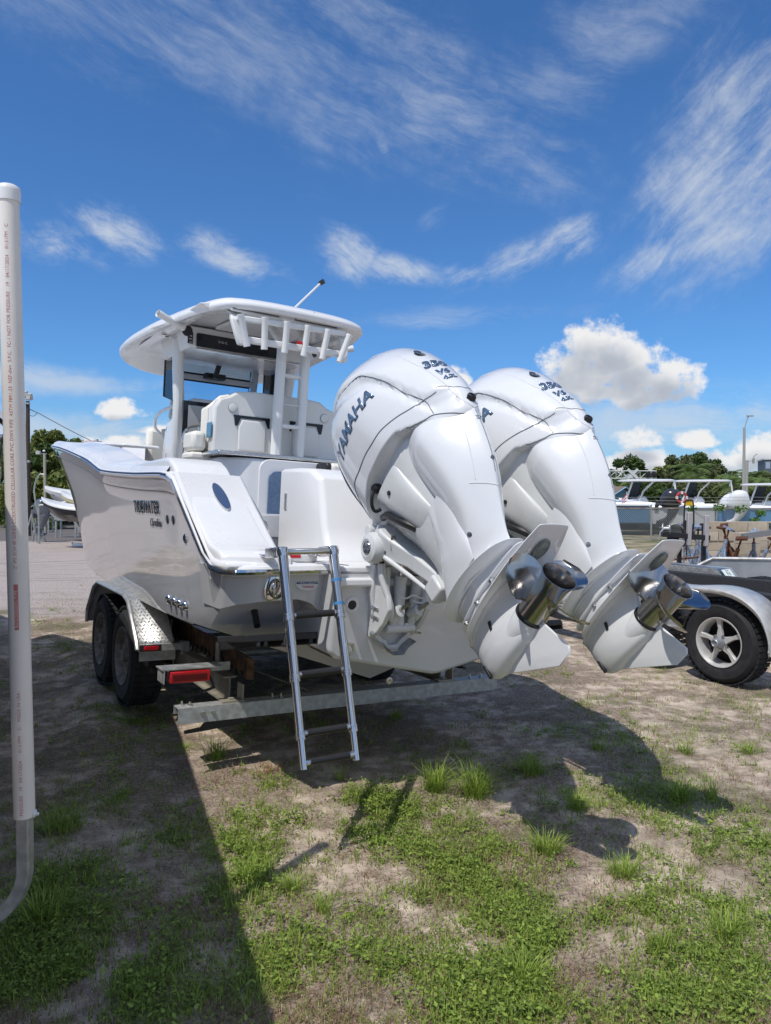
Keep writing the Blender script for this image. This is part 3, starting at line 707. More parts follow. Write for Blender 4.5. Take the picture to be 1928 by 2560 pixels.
# platform deck, step, grey pads, passage with small hatch
part('platform_deck', gel, boat, lambda b: b.prism([(-1.12, .09), (-1.12, -.6), (-1.05, -.79), (1.05, -.79), (1.12, -.6), (1.12, .09)], lambda x, y, d: (x, y, 1.205 + d), 0, .034), bevel=.008)
part('ladder_locker', gel, boat, lambda b: b.box((-.86, -.60, 1.265), (.36, .26, .055)), bevel=.02)
padm = mat('grey_traction_pad', (.16, .16, .165), .85, nz=(60, .2), bump=(350, .6, .002))
part('traction_pad', padm, boat, lambda b: b.prism(rrect(.28, .15, .03), lambda x, y, d: (-.86 + x, -.60 + y, 1.293 + d), 0, .005))
part('step_pad', padm, boat, lambda b: b.prism([(-.20, -.13), (.20, -.16), (.14, .26), (-.14, .26)], lambda x, y, d: (-.80 + x * .9, -.22 + y, 1.245 + d), 0, .006))
part('passage_wall', gel, boat, lambda b: (b.box((-.66, .26, 1.35), (.50, .04, .24)), b.box((-.66, .235, 1.475), (.44, .012, .006))), bevel=.004)
part('passage_hatch', gel, boat, lambda b: b.prism(rrect(.36, .14, .02), lambda x, y, d: (-.63 + x, .235 - d, 1.40 + y), 0, .012), bevel=.003)
part('hatch_latch', brushed, boat, lambda b: b.lathe([(.028, 0), (.028, .004), (.02, .006), (.017, .002), (0, .002)], (-.60, .223, 1.41), (0, -1, 0), 24))
part('warning_sticker', mat('red_print', (.6, .02, .03), .4), boat, lambda b: b.box((-.86, -.7325, 1.272), (.15, .003, .018)))
part('grab_rail', chrome, boat, lambda b: b.tube(spline([(-.84, .10, 1.62), (-.81, .04, 1.62), (-.79, -.24, 1.42), (-.79, -.30, 1.36), (-.84, -.32, 1.30)], 6), .013, 10))
# stern fittings
for s in (-1, 1):
    o = part('bow_eye', chrome, boat, lambda b: (b.lathe([(.05, 0), (.05, .006), (.044, .009), (0, .010)], (0, 0, 0), (0, 0, 1), 28)), smooth=40)
    o.matrix_basis = frame((s * .945, -.782, 1.125), (.35, 0, .94), (-.94, 0, .35)) @ Matrix.Diagonal((1.55, 1., 1, 1))
    part('tie_ring', chrome, boat, lambda b: b.tube([(s * .945 + .028 * math.cos(t_), -.80 - .028 * abs(math.cos(t_)), 1.115 + .042 * math.sin(t_)) for t_ in [2 * math.pi * i / 16 for i in range(16)]], .009, 7, closed=True))
    def tab(b):
        b.box((s * .84, -.55, .83), (.46, .42, .035), Matrix.Rotation(R(-10), 3, 'X'))
        for i in range(6): b.box((s * (.66 + .072 * i), -.60, .815), (.022, .34, .05), Matrix.Rotation(R(-12), 3, 'X') @ Matrix.Rotation(R(20 if i % 2 else -20), 3, 'Z'))
    part('trim_tab', black, boat, tab, bevel=.004)
    part('trim_tab_ram', black, boat, lambda b: (b.tube([(s * .93, -.46, 1.03), (s * .95, -.60, .90)], .018, 10), b.box((s * .93, -.45, 1.04), (.06, .06, .05))))
part('through_hull', mat('white_plastic', (.75, .75, .74), .4), boat, lambda b: b.lathe([(.041, 0), (.041, .006), (.036, .009), (.025, .009), (.024, .002), (0, .002)], (-.575, -.912, 1.04), (0, -1, -.1), 28))
part('through_hull_vent', black, boat, lambda b: b.lathe([(.023, 0), (.023, .004), (0, .005)], (-.575, -.915, 1.04), (0, -1, -.1), 24))
part('underwater_light', brushed, boat, lambda b: b.lathe([(.038, 0), (.038, .012), (.032, .018), (.024, .018), (.022, .010), (0, .010)], (-.575, -.888, .815), (0, -1, -.1), 28))
part('light_lens', mat('lens_glass', (.55, .6, .5), .1, spec=.8, nz=(120, .5)), boat, lambda b: b.lathe([(.022, 0), (.022, .003), (0, .005)], (-.575, -.900, .815), (0, -1, -.1), 16))
part('drain_plug', brushed, boat, lambda b: b.lathe([(.022, 0), (.022, .01), (.012, .012), (0, .008)], (0, -.40, .50), (0, -1, 0), 18))
st_ = part('maker_sticker', mat('sticker_white', (.75, .75, .75), .3), boat, lambda b: b.prism([(.062 * math.cos(R(a)), .034 * math.sin(R(a))) for a in range(0, 360, 12)], lambda x, y, d: (-.765 + x, -.798 + (1.14 - y * 0 - 1.14) * 0 + .019 - y * .28 * 0 - d, 1.135 + y), 0, .004))
part('sticker_band', mat('sticker_blue', (.03, .09, .25), .3), boat, lambda b: b.prism([(.061 * math.cos(R(a)), .033 * math.sin(R(a))) for a in range(0, 181, 12)], lambda x, y, d: (-.765 + x, -.783 - d, 1.135 + y), 0, .0015))
text('sticker_lettering', 'PowerMatched', .021, mat('sticker_white', (), 0), boat, frame((-.765, -.7855, 1.146), (1, 0, 0), (0, 0, 1)), .0005, shear=.3)
text('sticker_lettering', 'SYSTEM TECHNOLOGY', .008, mat('sticker_white', (), 0), boat, frame((-.765, -.7855, 1.136), (1, 0, 0), (0, 0, 1)), .0005)
text('sticker_lettering', 'YAMAHA', .017, mat('red_print', (), 0), boat, frame((-.76, -.784, 1.119), (1, 0, 0), (0, 0, 1)), .0005)
# drain fittings low on the hull side, name letters
HB = MB(); hull(HB); HT = BVHTree.FromPolygons([Vector(v) for v in HB.v], HB.f)
def on_hull(a, z, off=0.):
    h = HT.ray_cast(Vector((-3, a, z)), Vector((1, 0, 0))); n = h[1] if h[1].x < 0 else -h[1]; return h[0] + n * off, n
for k in range(4):
    q, n = on_hull(.42 - .115 * k, .925)
    part('drain_scupper', chrome, boat, lambda b: b.lathe([(.016, 0), (.030, .004), (.028, .016), (.018, .026), (.008, .026), (0, .02)], q, n, 16))
q, n = on_hull(-.02, 1.32); part('side_vent', chrome, boat, lambda b: b.lathe([(.028, 0), (.028, .006), (.02, .010), (.014, .004), (0, .002)], q, n, 18))
def hull_text(txt, size, a0, z0, m, parent=boat, **k):
    me = text_mesh(txt, size, 0., **k); bm = bmesh.new(); bm.from_mesh(me)
    for v in bm.verts:
        q, n = on_hull(a0 - v.co.x, z0 + v.co.y, .004); v.co = q
    e = bmesh.ops.extrude_face_region(bm, geom=list(bm.faces))
    for v in [g for g in e['geom'] if isinstance(g, bmesh.types.BMVert)]: v.co.x -= .003
    bmesh.ops.recalc_face_normals(bm, faces=bm.faces); bm.to_mesh(me); bm.free(); me.materials.clear(); me.materials.append(m)
    o = bpy.data.objects.new('name_lettering', me); link(o, parent)
hull_text('TIDEWATER', .115, .80, 1.485, dkchrome, bold=.002)
hull_text('Carolina', .075, .60, 1.39, dkchrome, shear=.5)
for k in range(2):
    q, n = on_hull(.33 - .12 * k, 1.42); part('flush_vent', dkchrome, boat, lambda b: b.lathe([(.026, 0), (.026, .005), (.016, .008), (0, .004)], q, n, 16))

# boarding ladder: two telescoping tubes a side, black treads
T0, T1_ = Vector((-.985, -.95, 1.305)), Vector((-.715, -.95, 1.315)); B0, B1 = Vector((-1.005, -1.31, .41)), Vector((-.745, -1.31, .415))
lad = part('boarding_ladder', chrome, boat, lambda b: b.tube([T0 - Vector((0.012, 0, 0)), T1_ + Vector((.012, 0, 0))], .0155, 12))
for (t, bb, s) in ((T0, B0, 1), (T1_, B1, -1)):
    seg = [0, .34, .66, 1.0]; rr = [.0235, .0205, .0175, .0145]
    segs = [(-.02, .335, .0245), (.335, .62, .0215), (.62, .88, .0185), (.88, 1.02, .0155)]
    for f0, f1, r in segs:
        part('ladder_tube', chrome, lad, lambda b: b.tube([t.lerp(bb, f0), t.lerp(bb, f1)], r, 16))
        part('ladder_collar', brushed, lad, lambda b: b.tube([t.lerp(bb, f1 - .022), t.lerp(bb, f1 + .012)], r + .0035, 16)) if f1 < 1 else None
    part('ladder_cap', chrome, lad, lambda b: b.lathe([(.028, -.02), (.030, .0), (.026, .022), (0, .028)], t, (0, .2, 1), 16))
    part('ladder_bracket', brushed, lad, lambda b: (b.bar(t, t + Vector((-.02 if s > 0 else 0.0, .13, -.015)), .035, .05), b.box(t + Vector((0, .18, -.03)), (.06, .10, .012))), bevel=.006)
for f in (.32, .60, .865, .99):
    a_, b_ = T0.lerp(B0, f), T1_.lerp(B1, f)
    part('tread', black, lad, lambda b: b.tube([a_.lerp(b_, .13), a_.lerp(b_, .87)], .0165, 10), smooth=50)
    part('tread_end', brushed, lad, lambda b: b.tube([a_, a_.lerp(b_, .13)], [.016, .013], 8))
    part('tread_end', brushed, lad, lambda b: b.tube([b_, b_.lerp(a_, .13)], [.016, .013], 8))
part('lanyard', black, lad, lambda b: (b.tube(spline([T0.lerp(B0, .30), T0.lerp(B0, .36) + Vector((-.02, -.02, 0)), T0.lerp(B0, .42) + Vector((-.045, -.03, -.02))], 5), .003, 6), b.lathe([(0, -.012), (.012, -.005), (.012, .005), (0, .012)], T0.lerp(B0, .42) + Vector((-.045, -.03, -.03)), (0, 0, 1), 12)))
for f, c in ((.15, .0), (.27, .02)):
    part('blue_tape', mat('blue_tape', (.05, .20, .45), .5), lad, lambda b: b.tube([T1_.lerp(B1, f), T1_.lerp(B1, f + .014)], .0258, 14))

# clamp brackets, tilt cylinders and hardware of both motors (each set belongs to its motor)
def mount(eng, lc):
    inv = eng.matrix_world.inverted() @ BM
    g = bpy.data.objects.new('clamp_bracket', None); g.empty_display_size = .1; link(g, eng); g.matrix_basis = inv @ Matrix.Translation((lc, 0, 0))
    base = [(-.15, 1.27), (-.16, 1.10), (-.125, .98), (-.13, .89), (-.085, .845), (-.055, .835), (-.03, .80), (.035, .80), (.065, .835), (.10, .86), (.13, .94), (.16, 1.04), (.175, 1.12), (.17, 1.27)]
    def bp_(b):
        yy = lambda z: -.925 + (1.2 - z) * .10
        cx = .0; k2 = [(x * .80, (z - 1.05) * .88 + 1.05) for x, z in base]
        A_ = [(x, yy(z) - .002, z) for x, z in base]; B_ = [(x, yy(z) - .055, z) for x, z in base]; C_ = [(x, yy(z) - .055, z) for x, z in k2]; D_ = [(x, yy(z) - .018, z) for x, z in k2]
        b.loft([A_, B_, C_, D_], caps=False); n = len(base); b.add(D_, [tuple(range(n))])
    part('bracket_plate', engw, g, bp_, bevel=.006)
    for s in (-1, 1):
        ch = [(-.93, 1.36), (-.99, 1.385), (-1.04, 1.36), (-1.05, 1.31), (-1.035, 1.24), (-1.03, 1.16), (-1.07, 1.10), (-1.085, 1.03), (-1.04, .955), (-.99, .91), (-.93, .87), (-.90, .87)]
        part('bracket_cheek', engw, g, lambda b: b.loft([[(s * (.135 if z > 1.2 else .115) + d, a, z) for a, z in ch] for d in (-.014, .014)]), bevel=.006)
        part('cheek_rib', engw, g, lambda b: b.tube([(s * .15, -1.03, 1.33), (s * .15, -1.025, 1.22), (s * .13, -1.03, 1.15), (s * .10, -1.08, 1.05), (s * .07, -1.02, .95)], [.015, .018, .018, .02, .016], 8), sub=1)
        for z in (1.03, 1.0 - .015, .895):
            part('mounting_bolt', brushed, g, lambda b: (b.lathe([(.0165, 0), (.0165, .004), (.011, .005), (.011, .014), (.006, .015), (.006, .05), (0, .05)], (s * .137, -.955, z), (0, -1, -.1), 6)))
    part('trim_ram', engw, g, lambda b: (b.tube([(0, -.985, .94), (-.005, -.995, 1.18)], .031, 18), b.tube([(0, -.99, 1.17), (0, -.995, 1.195)], .034, 18)))
    part('ram_rod', chrome, g, lambda b: b.tube([(-.005, -.995, 1.19), (-.008, -1.02, 1.38)], .011, 12))
    part('tilt_motor', engw, g, lambda b: b.lathe([(.0, 0), (.036, .002), (.036, .20), (.038, .205), (.038, .25), (.03, .268), (.012, .275), (0, .275)], (.085, -1.0, .99), (.12, .0, 1), 22))
    part('motor_band', black, g, lambda b: b.lathe([(.0385, 0), (.0385, .007), (.036, .008)], (.109, -1.0, 1.19), (.12, 0, 1), 22))
    part('reservoir', engw, g, lambda b: b.tube([(-.085, -.985, 1.06), (-.095, -.985, 1.24)], [.024, .03], 12), bevel=.004)
    for x in (-.04, .075):
        part('tilt_cylinder', engw, g, lambda b: b.lathe([(.026, -.05), (.03, 0), (.031, .018), (.022, .02), (.012, .02), (0, .016)], (x, -1.04, 1.015), (.25, -1, .42), 18))
        part('tilt_rod', steelp, g, lambda b: b.tube([(x, -1.045, 1.02), (x + .018, -1.11, 1.065)], .0095, 10))
        part('cylinder_body', engw, g, lambda b: b.tube([(x, -1.03, 1.01), (x - .01, -.99, .93)], [.026, .02], 12))
    part('lower_pivot', engw, g, lambda b: b.tube([(-.085, -1.0, .925), (.085, -1.0, .925)], .024, 14), bevel=.003)
    part('lower_channel', mat('bracket_dirty', (.32, .32, .31), .7, nz=(30, .4)), g, lambda b: b.loft([[(x, -.935, z) for x, z in ((-.10, .855), (-.055, .83), (-.03, .795), (.035, .795), (.06, .83), (.11, .86))], [(x, -1.0, z - .01) for x, z in ((-.10, .855), (-.055, .83), (-.03, .795), (.035, .795), (.06, .83), (.11, .86))]], caps=False, closed=False))
    part('hydraulic_hose', mat('white_plastic', (), 0), g, lambda b: (b.tube(spline([(-.04, -1.03, 1.10), (-.01, -1.06, 1.085), (.03, -1.065, 1.10), (.08, -1.06, 1.085), (.13, -1.05, 1.08), (.14, -1.02, 1.03)], 6), .0045, 6), b.tube(spline([(.04, -1.05, 1.07), (.08, -1.07, 1.06), (.12, -1.06, 1.07)], 6), .004, 6)))
    part('tilt_tube', engw, g, lambda b: b.tube([(-.20, -1.0, 1.335), (.2, -1.0, 1.335)], .035, 16))
    part('wire_harness', black, g, lambda b: b.tube(spline([(-.05, -.97, 1.30), (0, -1.0, 1.28), (.06, -.98, 1.29)], 5), .014, 7))
    # steering cap with badge, port end of the tilt tube
    c = part('steering_cap', engw, g, lambda b: b.lathe([(.078, 0), (.081, .012), (.081, .035), (.078, .05), (.070, .066), (.045, .075), (.044, .072), (0, .072)], (-.145, -1.0, 1.335), (-1, 0, 0), 40), smooth=30)
    emblem(c, Vector((-.217, -1.0, 1.335)), Vector((-1, 0, 0)), (0, -1, 0), .036)
    part('cap_teeth', black, g, lambda b: [b.box((-.150, -1.0 + .080 * math.cos(R(a)), 1.335 + .080 * math.sin(R(a))), (.022, .014, .014), Matrix.Rotation(R(a), 3, 'X')) for a in range(0, 360, 24)])
    # tag on a wire
    part('tag_wire', brushed, g, lambda b: b.tube(spline([(-.13, -1.12, 1.585), (-.135, -1.13, 1.5), (-.14, -1.12, 1.42)], 5), .0015, 4))
    part('key_tag', mat('tag_board', (.45, .45, .43), .6), g, lambda b: b.prism(rrect(.036, .085, .006), lambda x, y, d: (-.14 + x, -1.12 - d + x * .3, 1.37 + y), 0, .002))
    text('tag_logo', 'O', .04, black, g, frame((-.14, -1.124, 1.385), (1, .3, 0), (0, 0, 1)), .0006)
mount(eng1, -.335); mount(eng2, .385)
BM_keep = None
# ------------------------------------------------------------------ console, leaning post, hardtop
def glass(name, tint, rough=0.0, refl=.9):
    m = bpy.data.materials.new(name); m.use_nodes = True; t = m.node_tree; t.nodes.clear()
    tr = t.nodes.new('ShaderNodeBsdfTransparent'); tr.inputs[0].default_value = (*tint, 1)
    gl = t.nodes.new('ShaderNodeBsdfGlossy'); gl.inputs['Roughness'].default_value = .02
    fr = t.nodes.new('ShaderNodeFresnel'); fr.inputs[0].default_value = 1.5; mx = t.nodes.new('ShaderNodeMixShader')
    t.links.new(fr.outputs[0], mx.inputs[0]); t.links.new(tr.outputs[0], mx.inputs[1]); t.links.new(gl.outputs[0], mx.inputs[2])
    o = t.nodes.new('ShaderNodeOutputMaterial'); t.links.new(mx.outputs[0], o.inputs[0]); return m
wind = glass('windscreen_glass', (.72, .84, .93)); sideg = glass('tinted_side_glass', (.34, .55, .78))
part('leaning_post', gel, boat, lambda b: b.loft([[(x, y, z) for x, y in ((-.52, 2.1), (-.52, 1.36), (-.42, 1.24), (-.30, 1.20), (.40, 1.20), (.50, 1.26), (.60, 1.36), (.60, 2.1))] for z in (1.15, 1.90)]), bevel=.02)
part('leaning_post_top', brushed, boat, lambda b: b.box((.04, 1.62, 1.925), (1.24, .86, .03)), bevel=.008)
part('door_frame', gel, boat, lambda b: (b.prism(rrect(.62, .60, .09), lambda x, y, d: (.06 + x, 1.20 - d, 1.60 + y), 0, .018)), bevel=.006)
part('tackle_door', mat('smoked_blue_door', (.10, .16, .27), .12, coat=.6, nz=(30, .15)), boat, lambda b: b.prism(rrect(.47, .42, .07), lambda x, y, d: (.06 + x, 1.18 - d, 1.60 + y), 0, .014), bevel=.004)
part('aft_jump_seat', cream, boat, lambda b: b.box((.50, 1.05, 1.84), (.5, .22, .11)), bevel=.03)
part('seat_hinge_cover', black, boat, lambda b: b.box((.235, 1.05, 1.84), (.05, .2, .11)), bevel=.02)
def seatback(b, x0, x1, s):
    out = [(x0, 1.95), (x0, 2.30), (x0 + .045 * s, 2.375), (x0 + .12 * s, 2.40), (x0 + .19 * s, 2.445), (x0 + .34 * s, 2.46), (x1, 2.455), (x1, 1.95)]
    b.loft([[(cx + (x - cx) * k, a, 2.2 + (z - 2.2) * k) for x, z in out] for a, k in ((1.50, .96), (1.515, 1), (1.60, 1), (1.66, .97)) for cx in ((x0 + x1) / 2,)])
whv = mat('seat_shell', (.74, .73, .70), .3, coat=.3)
for x0, x1, s in ((-.52, .035, 1), (.60, .045, -1)):
    sb = part('seat_back', whv, boat, lambda b: seatback(b, x0, x1, s), smooth=50, bevel=.01)
    part('seat_back_cushion', cream, sb, lambda b: [b.loft([[(x0 + (x - x0) * 1 , a, z) for x, z in ((x0 - .01 * s, 1.97), (x0 - .01 * s, 2.31), (x0 + .10 * s, 2.42 - .02 * k), (x0 + .3 * s, 2.475 - .03 * k), (x1, 2.47 - .03 * k), (x1, 1.97))] for a in (1.665 + .05 * k, 1.71 + .05 * k)]) for k in range(3)], bevel=.015)
    xm = x0 + .30 * s
    part('grab_slot', blackg, sb, lambda b: b.loft([[(xm + x * s, a, z) for x, z in ((-.14, 2.255), (.17, 2.255), (.17, 2.17), (.155, 2.17), (.13, 2.232), (-.08, 2.232), (-.105, 2.17), (-.125, 2.17))] for a in (1.499, 1.492)]))
    part('speaker_cover', whv, sb, lambda b: b.lathe([(.036, 0), (.036, .006), (.034, .007), (0, .007)], (x0 + .15 * s, 1.498, 2.31), (0, -1, 0), 28))
    part('cover_ring', seam, sb, lambda b: b.tube([(x0 + .15 * s + .037 * math.cos(R(a)), 1.496, 2.31 + .037 * math.sin(R(a))) for a in range(0, 360, 15)], .002, 4, closed=True))
    part('backrest_panel', whv, sb, lambda b: b.loft([[(xm + x * s, 1.492, z) for x, z in ((-.10, 1.97), (-.10, 2.16), (-.07, 2.222), (.12, 2.222), (.14, 2.17), (.14, 1.97))], [(xm + x * s, 1.484, z) for x, z in ((-.09, 1.98), (-.09, 2.155), (-.065, 2.212), (.115, 2.212), (.13, 2.165), (.13, 1.98))]]), bevel=.004)
    part('seat_cushion', cream, boat, lambda b: b.box(((x0 + x1) / 2 - .03 * s, 1.86, 2.02), (.50, .42, .16)), bevel=.04)
part('arm_rest', cream, boat, lambda b: b.box((-.60, 1.72, 2.03), (.12, .26, .16)), bevel=.035)
part('arm_rest', cream, boat, lambda b: b.box((-.58, 1.70, 1.91), (.18, .24, .06)), bevel=.02)
part('blue_reflector', mat('blue_patch', (.10, .25, .38), .3), boat, lambda b: b.box((-.535, 1.56, 2.12), (.012, .10, .12)), bevel=.004)
# console
part('console', gel, boat, lambda b: b.loft([[(x * k, 2.55 + y * ky, z) for x, y in ((-.44, -.15), (.44, -.15), (.44, .72), (.34, .95), (-.34, .95), (-.44, .72))] for z, k, ky in ((1.13, 1.05, 1.05), (1.9, 1.0, 1.0), (2.28, .98, .92), (2.46, .94, .62), (2.5, .9, .4))]), bevel=.03)
part('console_door', gel, boat, lambda b: b.loft([[(-.455 - d, a, z) for a, z in ((2.62, 1.30), (2.62, 2.05), (2.72, 2.27), (2.84, 2.33), (3.0, 2.3), (3.05, 2.0), (3.05, 1.3))] for d in (0, .02)]), bevel=.008)
part('door_slots', seam, boat, lambda b: (b.box((-.476, 2.70, 1.95), (.003, .012, .12)), b.box((-.476, 2.98, 1.95), (.003, .012, .12))))
part('console_rail', powder, boat, lambda b: b.tube(spline([(-.47, 2.72, 2.44), (-.50, 3.0, 2.43), (-.50, 3.3, 2.39), (-.47, 3.45, 2.30), (-.40, 3.5, 2.24)], 6), .015, 8))
part('dash', blackg, boat, lambda b: b.box((-.06, 2.385, 2.285), (.90, .03, .33)), bevel=.006)
scr = part('chart_display', mat('display_grey', (.42, .43, .44), .3, coat=.4), boat, lambda b: b.box((-.25, 2.365, 2.29), (.43, .012, .24)))
text('display_lettering', 'GARMIN', .045, black, scr, frame((-.275, 2.3585, 2.285), (1, 0, 0), (0, 0, 1)), .0005)
part('chart_display', mat('display_grey', (), 0), boat, lambda b: b.box((.19, 2.365, 2.29), (.36, .012, .24)))
part('steering_wheel', chrome, boat, lambda b: (b.tube([(-.40 + .15 * math.cos(R(a)), 2.20 + .06 * math.sin(R(a)), 2.09 + .13 * math.sin(R(a))) for a in range(0, 360, 15)], .012, 8, closed=True), [b.tube([(-.40, 2.26, 2.08), (-.40 + .15 * math.cos(R(a)), 2.20 + .06 * math.sin(R(a)), 2.09 + .13 * math.sin(R(a)))], .009, 6) for a in (90, 210, 330)]))
part('helm_cluster', chrome, boat, lambda b: (b.box((-.38, 2.28, 1.99), (.16, .1, .05)), b.box((-.36, 2.25, 1.93), (.1, .08, .03))), bevel=.01)
part('throttle', black, boat, lambda b: (b.box((-.40, 2.22, 1.91), (.08, .06, .04)), b.tube([(-.40, 2.2, 1.93), (-.43, 2.15, 1.97)], .012, 8)), bevel=.004)
# hardtop frame and windscreen
def tubep(name, pts, r, m=powder, parent=boat, n=12): return part(name, m, parent, lambda b: b.tube(pts, r, n), smooth=60)
for s in (-1, 1):
    part('corner_post', powder, boat, lambda b: b.loft([[(s * (x0 + dx), a0 + da, z) for dx, da in ((-.045, -.05), (.045, -.05), (.045, .06), (-.045, .06))] for x0, a0, z in ((.46, 2.62, 1.90), (.50, 2.55, 2.15), (.515, 2.50, 2.45), (.545, 2.47, 2.75), (.56, 2.44, 3.02))]), bevel=.03)
    part('side_window', sideg, boat, lambda b: b.loft([[(s * (.505 + dx), a, z) for a, z in ((3.02, 2.56), (3.02, 2.995), (2.63, 3.0), (2.62, 2.46))] for dx in (0, .008)]))
    part('window_gasket', black, boat, lambda b: b.tube([(s * .51, 3.02, 2.56), (s * .51, 3.02, 2.995), (s * .51, 2.63, 3.0), (s * .51, 2.62, 2.46)], .012, 6, closed=True))
    part('front_post', powder, boat, lambda b: b.bar((s * .40, 3.12, 2.36), (s * .40, 2.95, 3.05), .06, .05), bevel=.01)
part('header_beam', powder, boat, lambda b: b.box((0, 2.96, 2.97), (.86, .05, .09)), bevel=.01)
part('mid_beam', powder, boat, lambda b: b.box((0, 3.0, 2.775), (.80, .045, .055)), bevel=.008)
part('windscreen', wind, boat, lambda b: b.loft([[(x, 3.10 - (z - 2.4) * .25 + d, z) for x, z in ((-.38, 2.4), (.38, 2.4), (.38, 2.93), (-.38, 2.93))] for d in (0, .006)]))
part('screen_gasket', black, boat, lambda b: (b.tube([(-.37, 2.985, 2.81), (.34, 2.985, 2.81), (.34, 2.965, 2.90)], .009, 6), b.tube([(-.37, 3.0, 2.742), (.34, 3.0, 2.742), (.345, 3.06, 2.55)], .009, 6)))
part('vhf_microphone', black, boat, lambda b: (b.bar((-.09, 2.80, 2.76), (-.05, 2.80, 2.90), .045, .04), b.box((-.06, 2.9, 2.79), (.2, .08, .05)), b.tube(spline([(-.05, 2.80, 2.90), (-.02, 2.79, 2.93), (-.03, 2.80, 2.95), (0, 2.8, 2.96)], 5), .006, 6)), bevel=.01)
part('small_antenna', black, boat, lambda b: b.tube([(-.14, 2.35, 2.45), (-.138, 2.35, 2.53)], .005, 6))
TOPO = [(0, 1.10), (.30, 1.11), (.50, 1.15), (.62, 1.24), (.72, 1.55), (.82, 2.15), (.88, 2.7), (.91, 3.1), (.88, 3.4), (.74, 3.68), (.45, 3.9), (0, 3.95)]
def top_ring(k, z, ka=None, drop=0.):
    ka = ka or k; P = spline([(l, a, 0) for l, a in TOPO] + [(-l, a, 0) for l, a in TOPO[::-1][1:-1]], 5, closed=True)
    return [(.02 + p.x * k, 2.5 + (p.y - 2.5) * ka, z - drop * max(0, (p.y - 2.4) / 1.5) ** 2 + .015 * (1 - (p.x / .93) ** 2)) for p in P]
ht = part('hardtop', gel, boat, lambda b: b.loft([top_ring(.45, 3.075), top_ring(.80, 3.07), top_ring(.86, 3.04), top_ring(.955, 3.005, drop=.085), top_ring(.985, 3.0, drop=.10), top_ring(1.0, 3.02, drop=.10), top_ring(1.0, 3.045, drop=.10), top_ring(.985, 3.065, drop=.10), top_ring(.95, 3.095, drop=.085), top_ring(.86, 3.125, drop=.06), top_ring(.6, 3.15, drop=.03), top_ring(.2, 3.16)]), smooth=60)
part('top_joint', mat('joint_grey', (.4, .4, .42), .5), ht, lambda b: b.tube(spline([(.13, 1.115, 3.045), (.13, 1.14, 3.09), (.13, 1.3, 3.125), (.13, 1.6, 3.145)], 4), .006, 5))
for x in (-.33, .18):
    rec = part('light_recess', gel, ht, lambda b: b.prism(rrect(.42, .06, .02), lambda X_, y, d: (x + X_, 1.20 - d + y * .3, 3.022 + y), -.01, .012), bevel=.006)
    part('spreader_light', mat('led_dark', (.10, .10, .11), .25), rec, lambda b: b.box((x, 1.182, 3.022), (.37, .006, .026), Matrix.Rotation(R(-15), 3, 'X')))
    part('led', chrome, rec, lambda b: [b.lathe([(.007, 0), (.007, .004), (0, .003)], (x - .17 + .0165 * i, 1.181, 3.02), (0, -1, -.2), 8) for i in range(22)])
for x, a in ((-.35, 1.55), (.30, 1.55)):
    part('ceiling_speaker', black, ht, lambda b: b.lathe([(.07, 0), (.07, -.005), (.03, -.012), (0, -.012)], (x, a, 3.075), (0, 0, 1), 24))
    part('speaker_grille', chrome, ht, lambda b: [b.bar((x - .06, a + .02 * i, 3.058), (x + .06, a + .02 * i, 3.058), .005, .004) for i in (-2, -1, 0, 1, 2)])
part('ceiling_hatch', powder, ht, lambda b: b.prism([(-.30, -.28), (.30, -.28), (.36, .34), (-.36, .34)], lambda x, y, d: (x, 1.72 + y, 3.045 + d), 0, .03), bevel=.01)
part('electronics_box', gel, ht, lambda b: b.loft([[(x * k, a, z) for x, z in ((-.56, 2.88), (.56, 2.88), (.60, 3.06), (-.60, 3.06))] for a, k in ((2.12, .98), (2.14, 1), (2.9, 1))]), bevel=.015)
part('electronics_door', blackg, ht, lambda b: b.prism(rrect(.80, .115, .012), lambda x, y, d: (-.10 + x, 2.115 - d, 2.945 + y), 0, .012), bevel=.003)
text('fish_emblem', '>=<', .05, brushed, ht, frame((-.27, 2.10, 2.95), (1, 0, 0), (0, 0, 1)), .0008)
part('switch_panel', black, ht, lambda b: b.box((-.555, 2.105, 2.95), (.045, .012, .10)), bevel=.003)
part('switch', brushed, ht, lambda b: [b.box((-.555, 2.097, 2.91 + .027 * i), (.02, .006, .012)) for i in range(4)])
part('box_lip', chrome, ht, lambda b: b.box((.0, 2.12, 2.868), (1.0, .03, .015)), bevel=.004)
part('dome_light', chrome, ht, lambda b: b.lathe([(.05, 0), (.05, -.008), (.03, -.014), (0, -.014)], (-.66, 2.5, 3.02), (0, 0, 1), 20))
# tower legs, rocket launcher rail and rod holders
for x in (-.035, .175):
    part('tower_leg', powder, boat, lambda b: b.loft([[(x + dx, a0 + da, z) for dx, da in ((-.035, -.045), (.035, -.045), (.035, .045), (-.035, .045))] for a0, z in ((1.385, 1.93), (1.375, 2.3), (1.36, 2.6), (1.34, 2.84))]), bevel=.022)
    part('upper_strut', powder, boat, lambda b: b.bar((x, 1.34, 2.83), (x * 1.4, 1.62, 3.07), .06, .05), bevel=.015)
for z in (2.60, 2.19, 2.365):
    part('tower_step', powder, boat, lambda b: b.box((.07, 1.37, z), (.15, .06, .03 if z != 2.365 else .008)), bevel=.006)
part('warning_label', mat('red_print', (), 0), boat, lambda b: b.box((.02 - .02, 1.098, 2.82), (.055, .003, .022)))
part('launcher_rail', powder, boat, lambda b: (b.bar((-.46, 1.16, 2.785), (.40, 1.16, 2.80), .045, .05), b.bar((-.50, 1.15, 2.935), (.43, 1.15, 2.97), .03, .045)), bevel=.010)
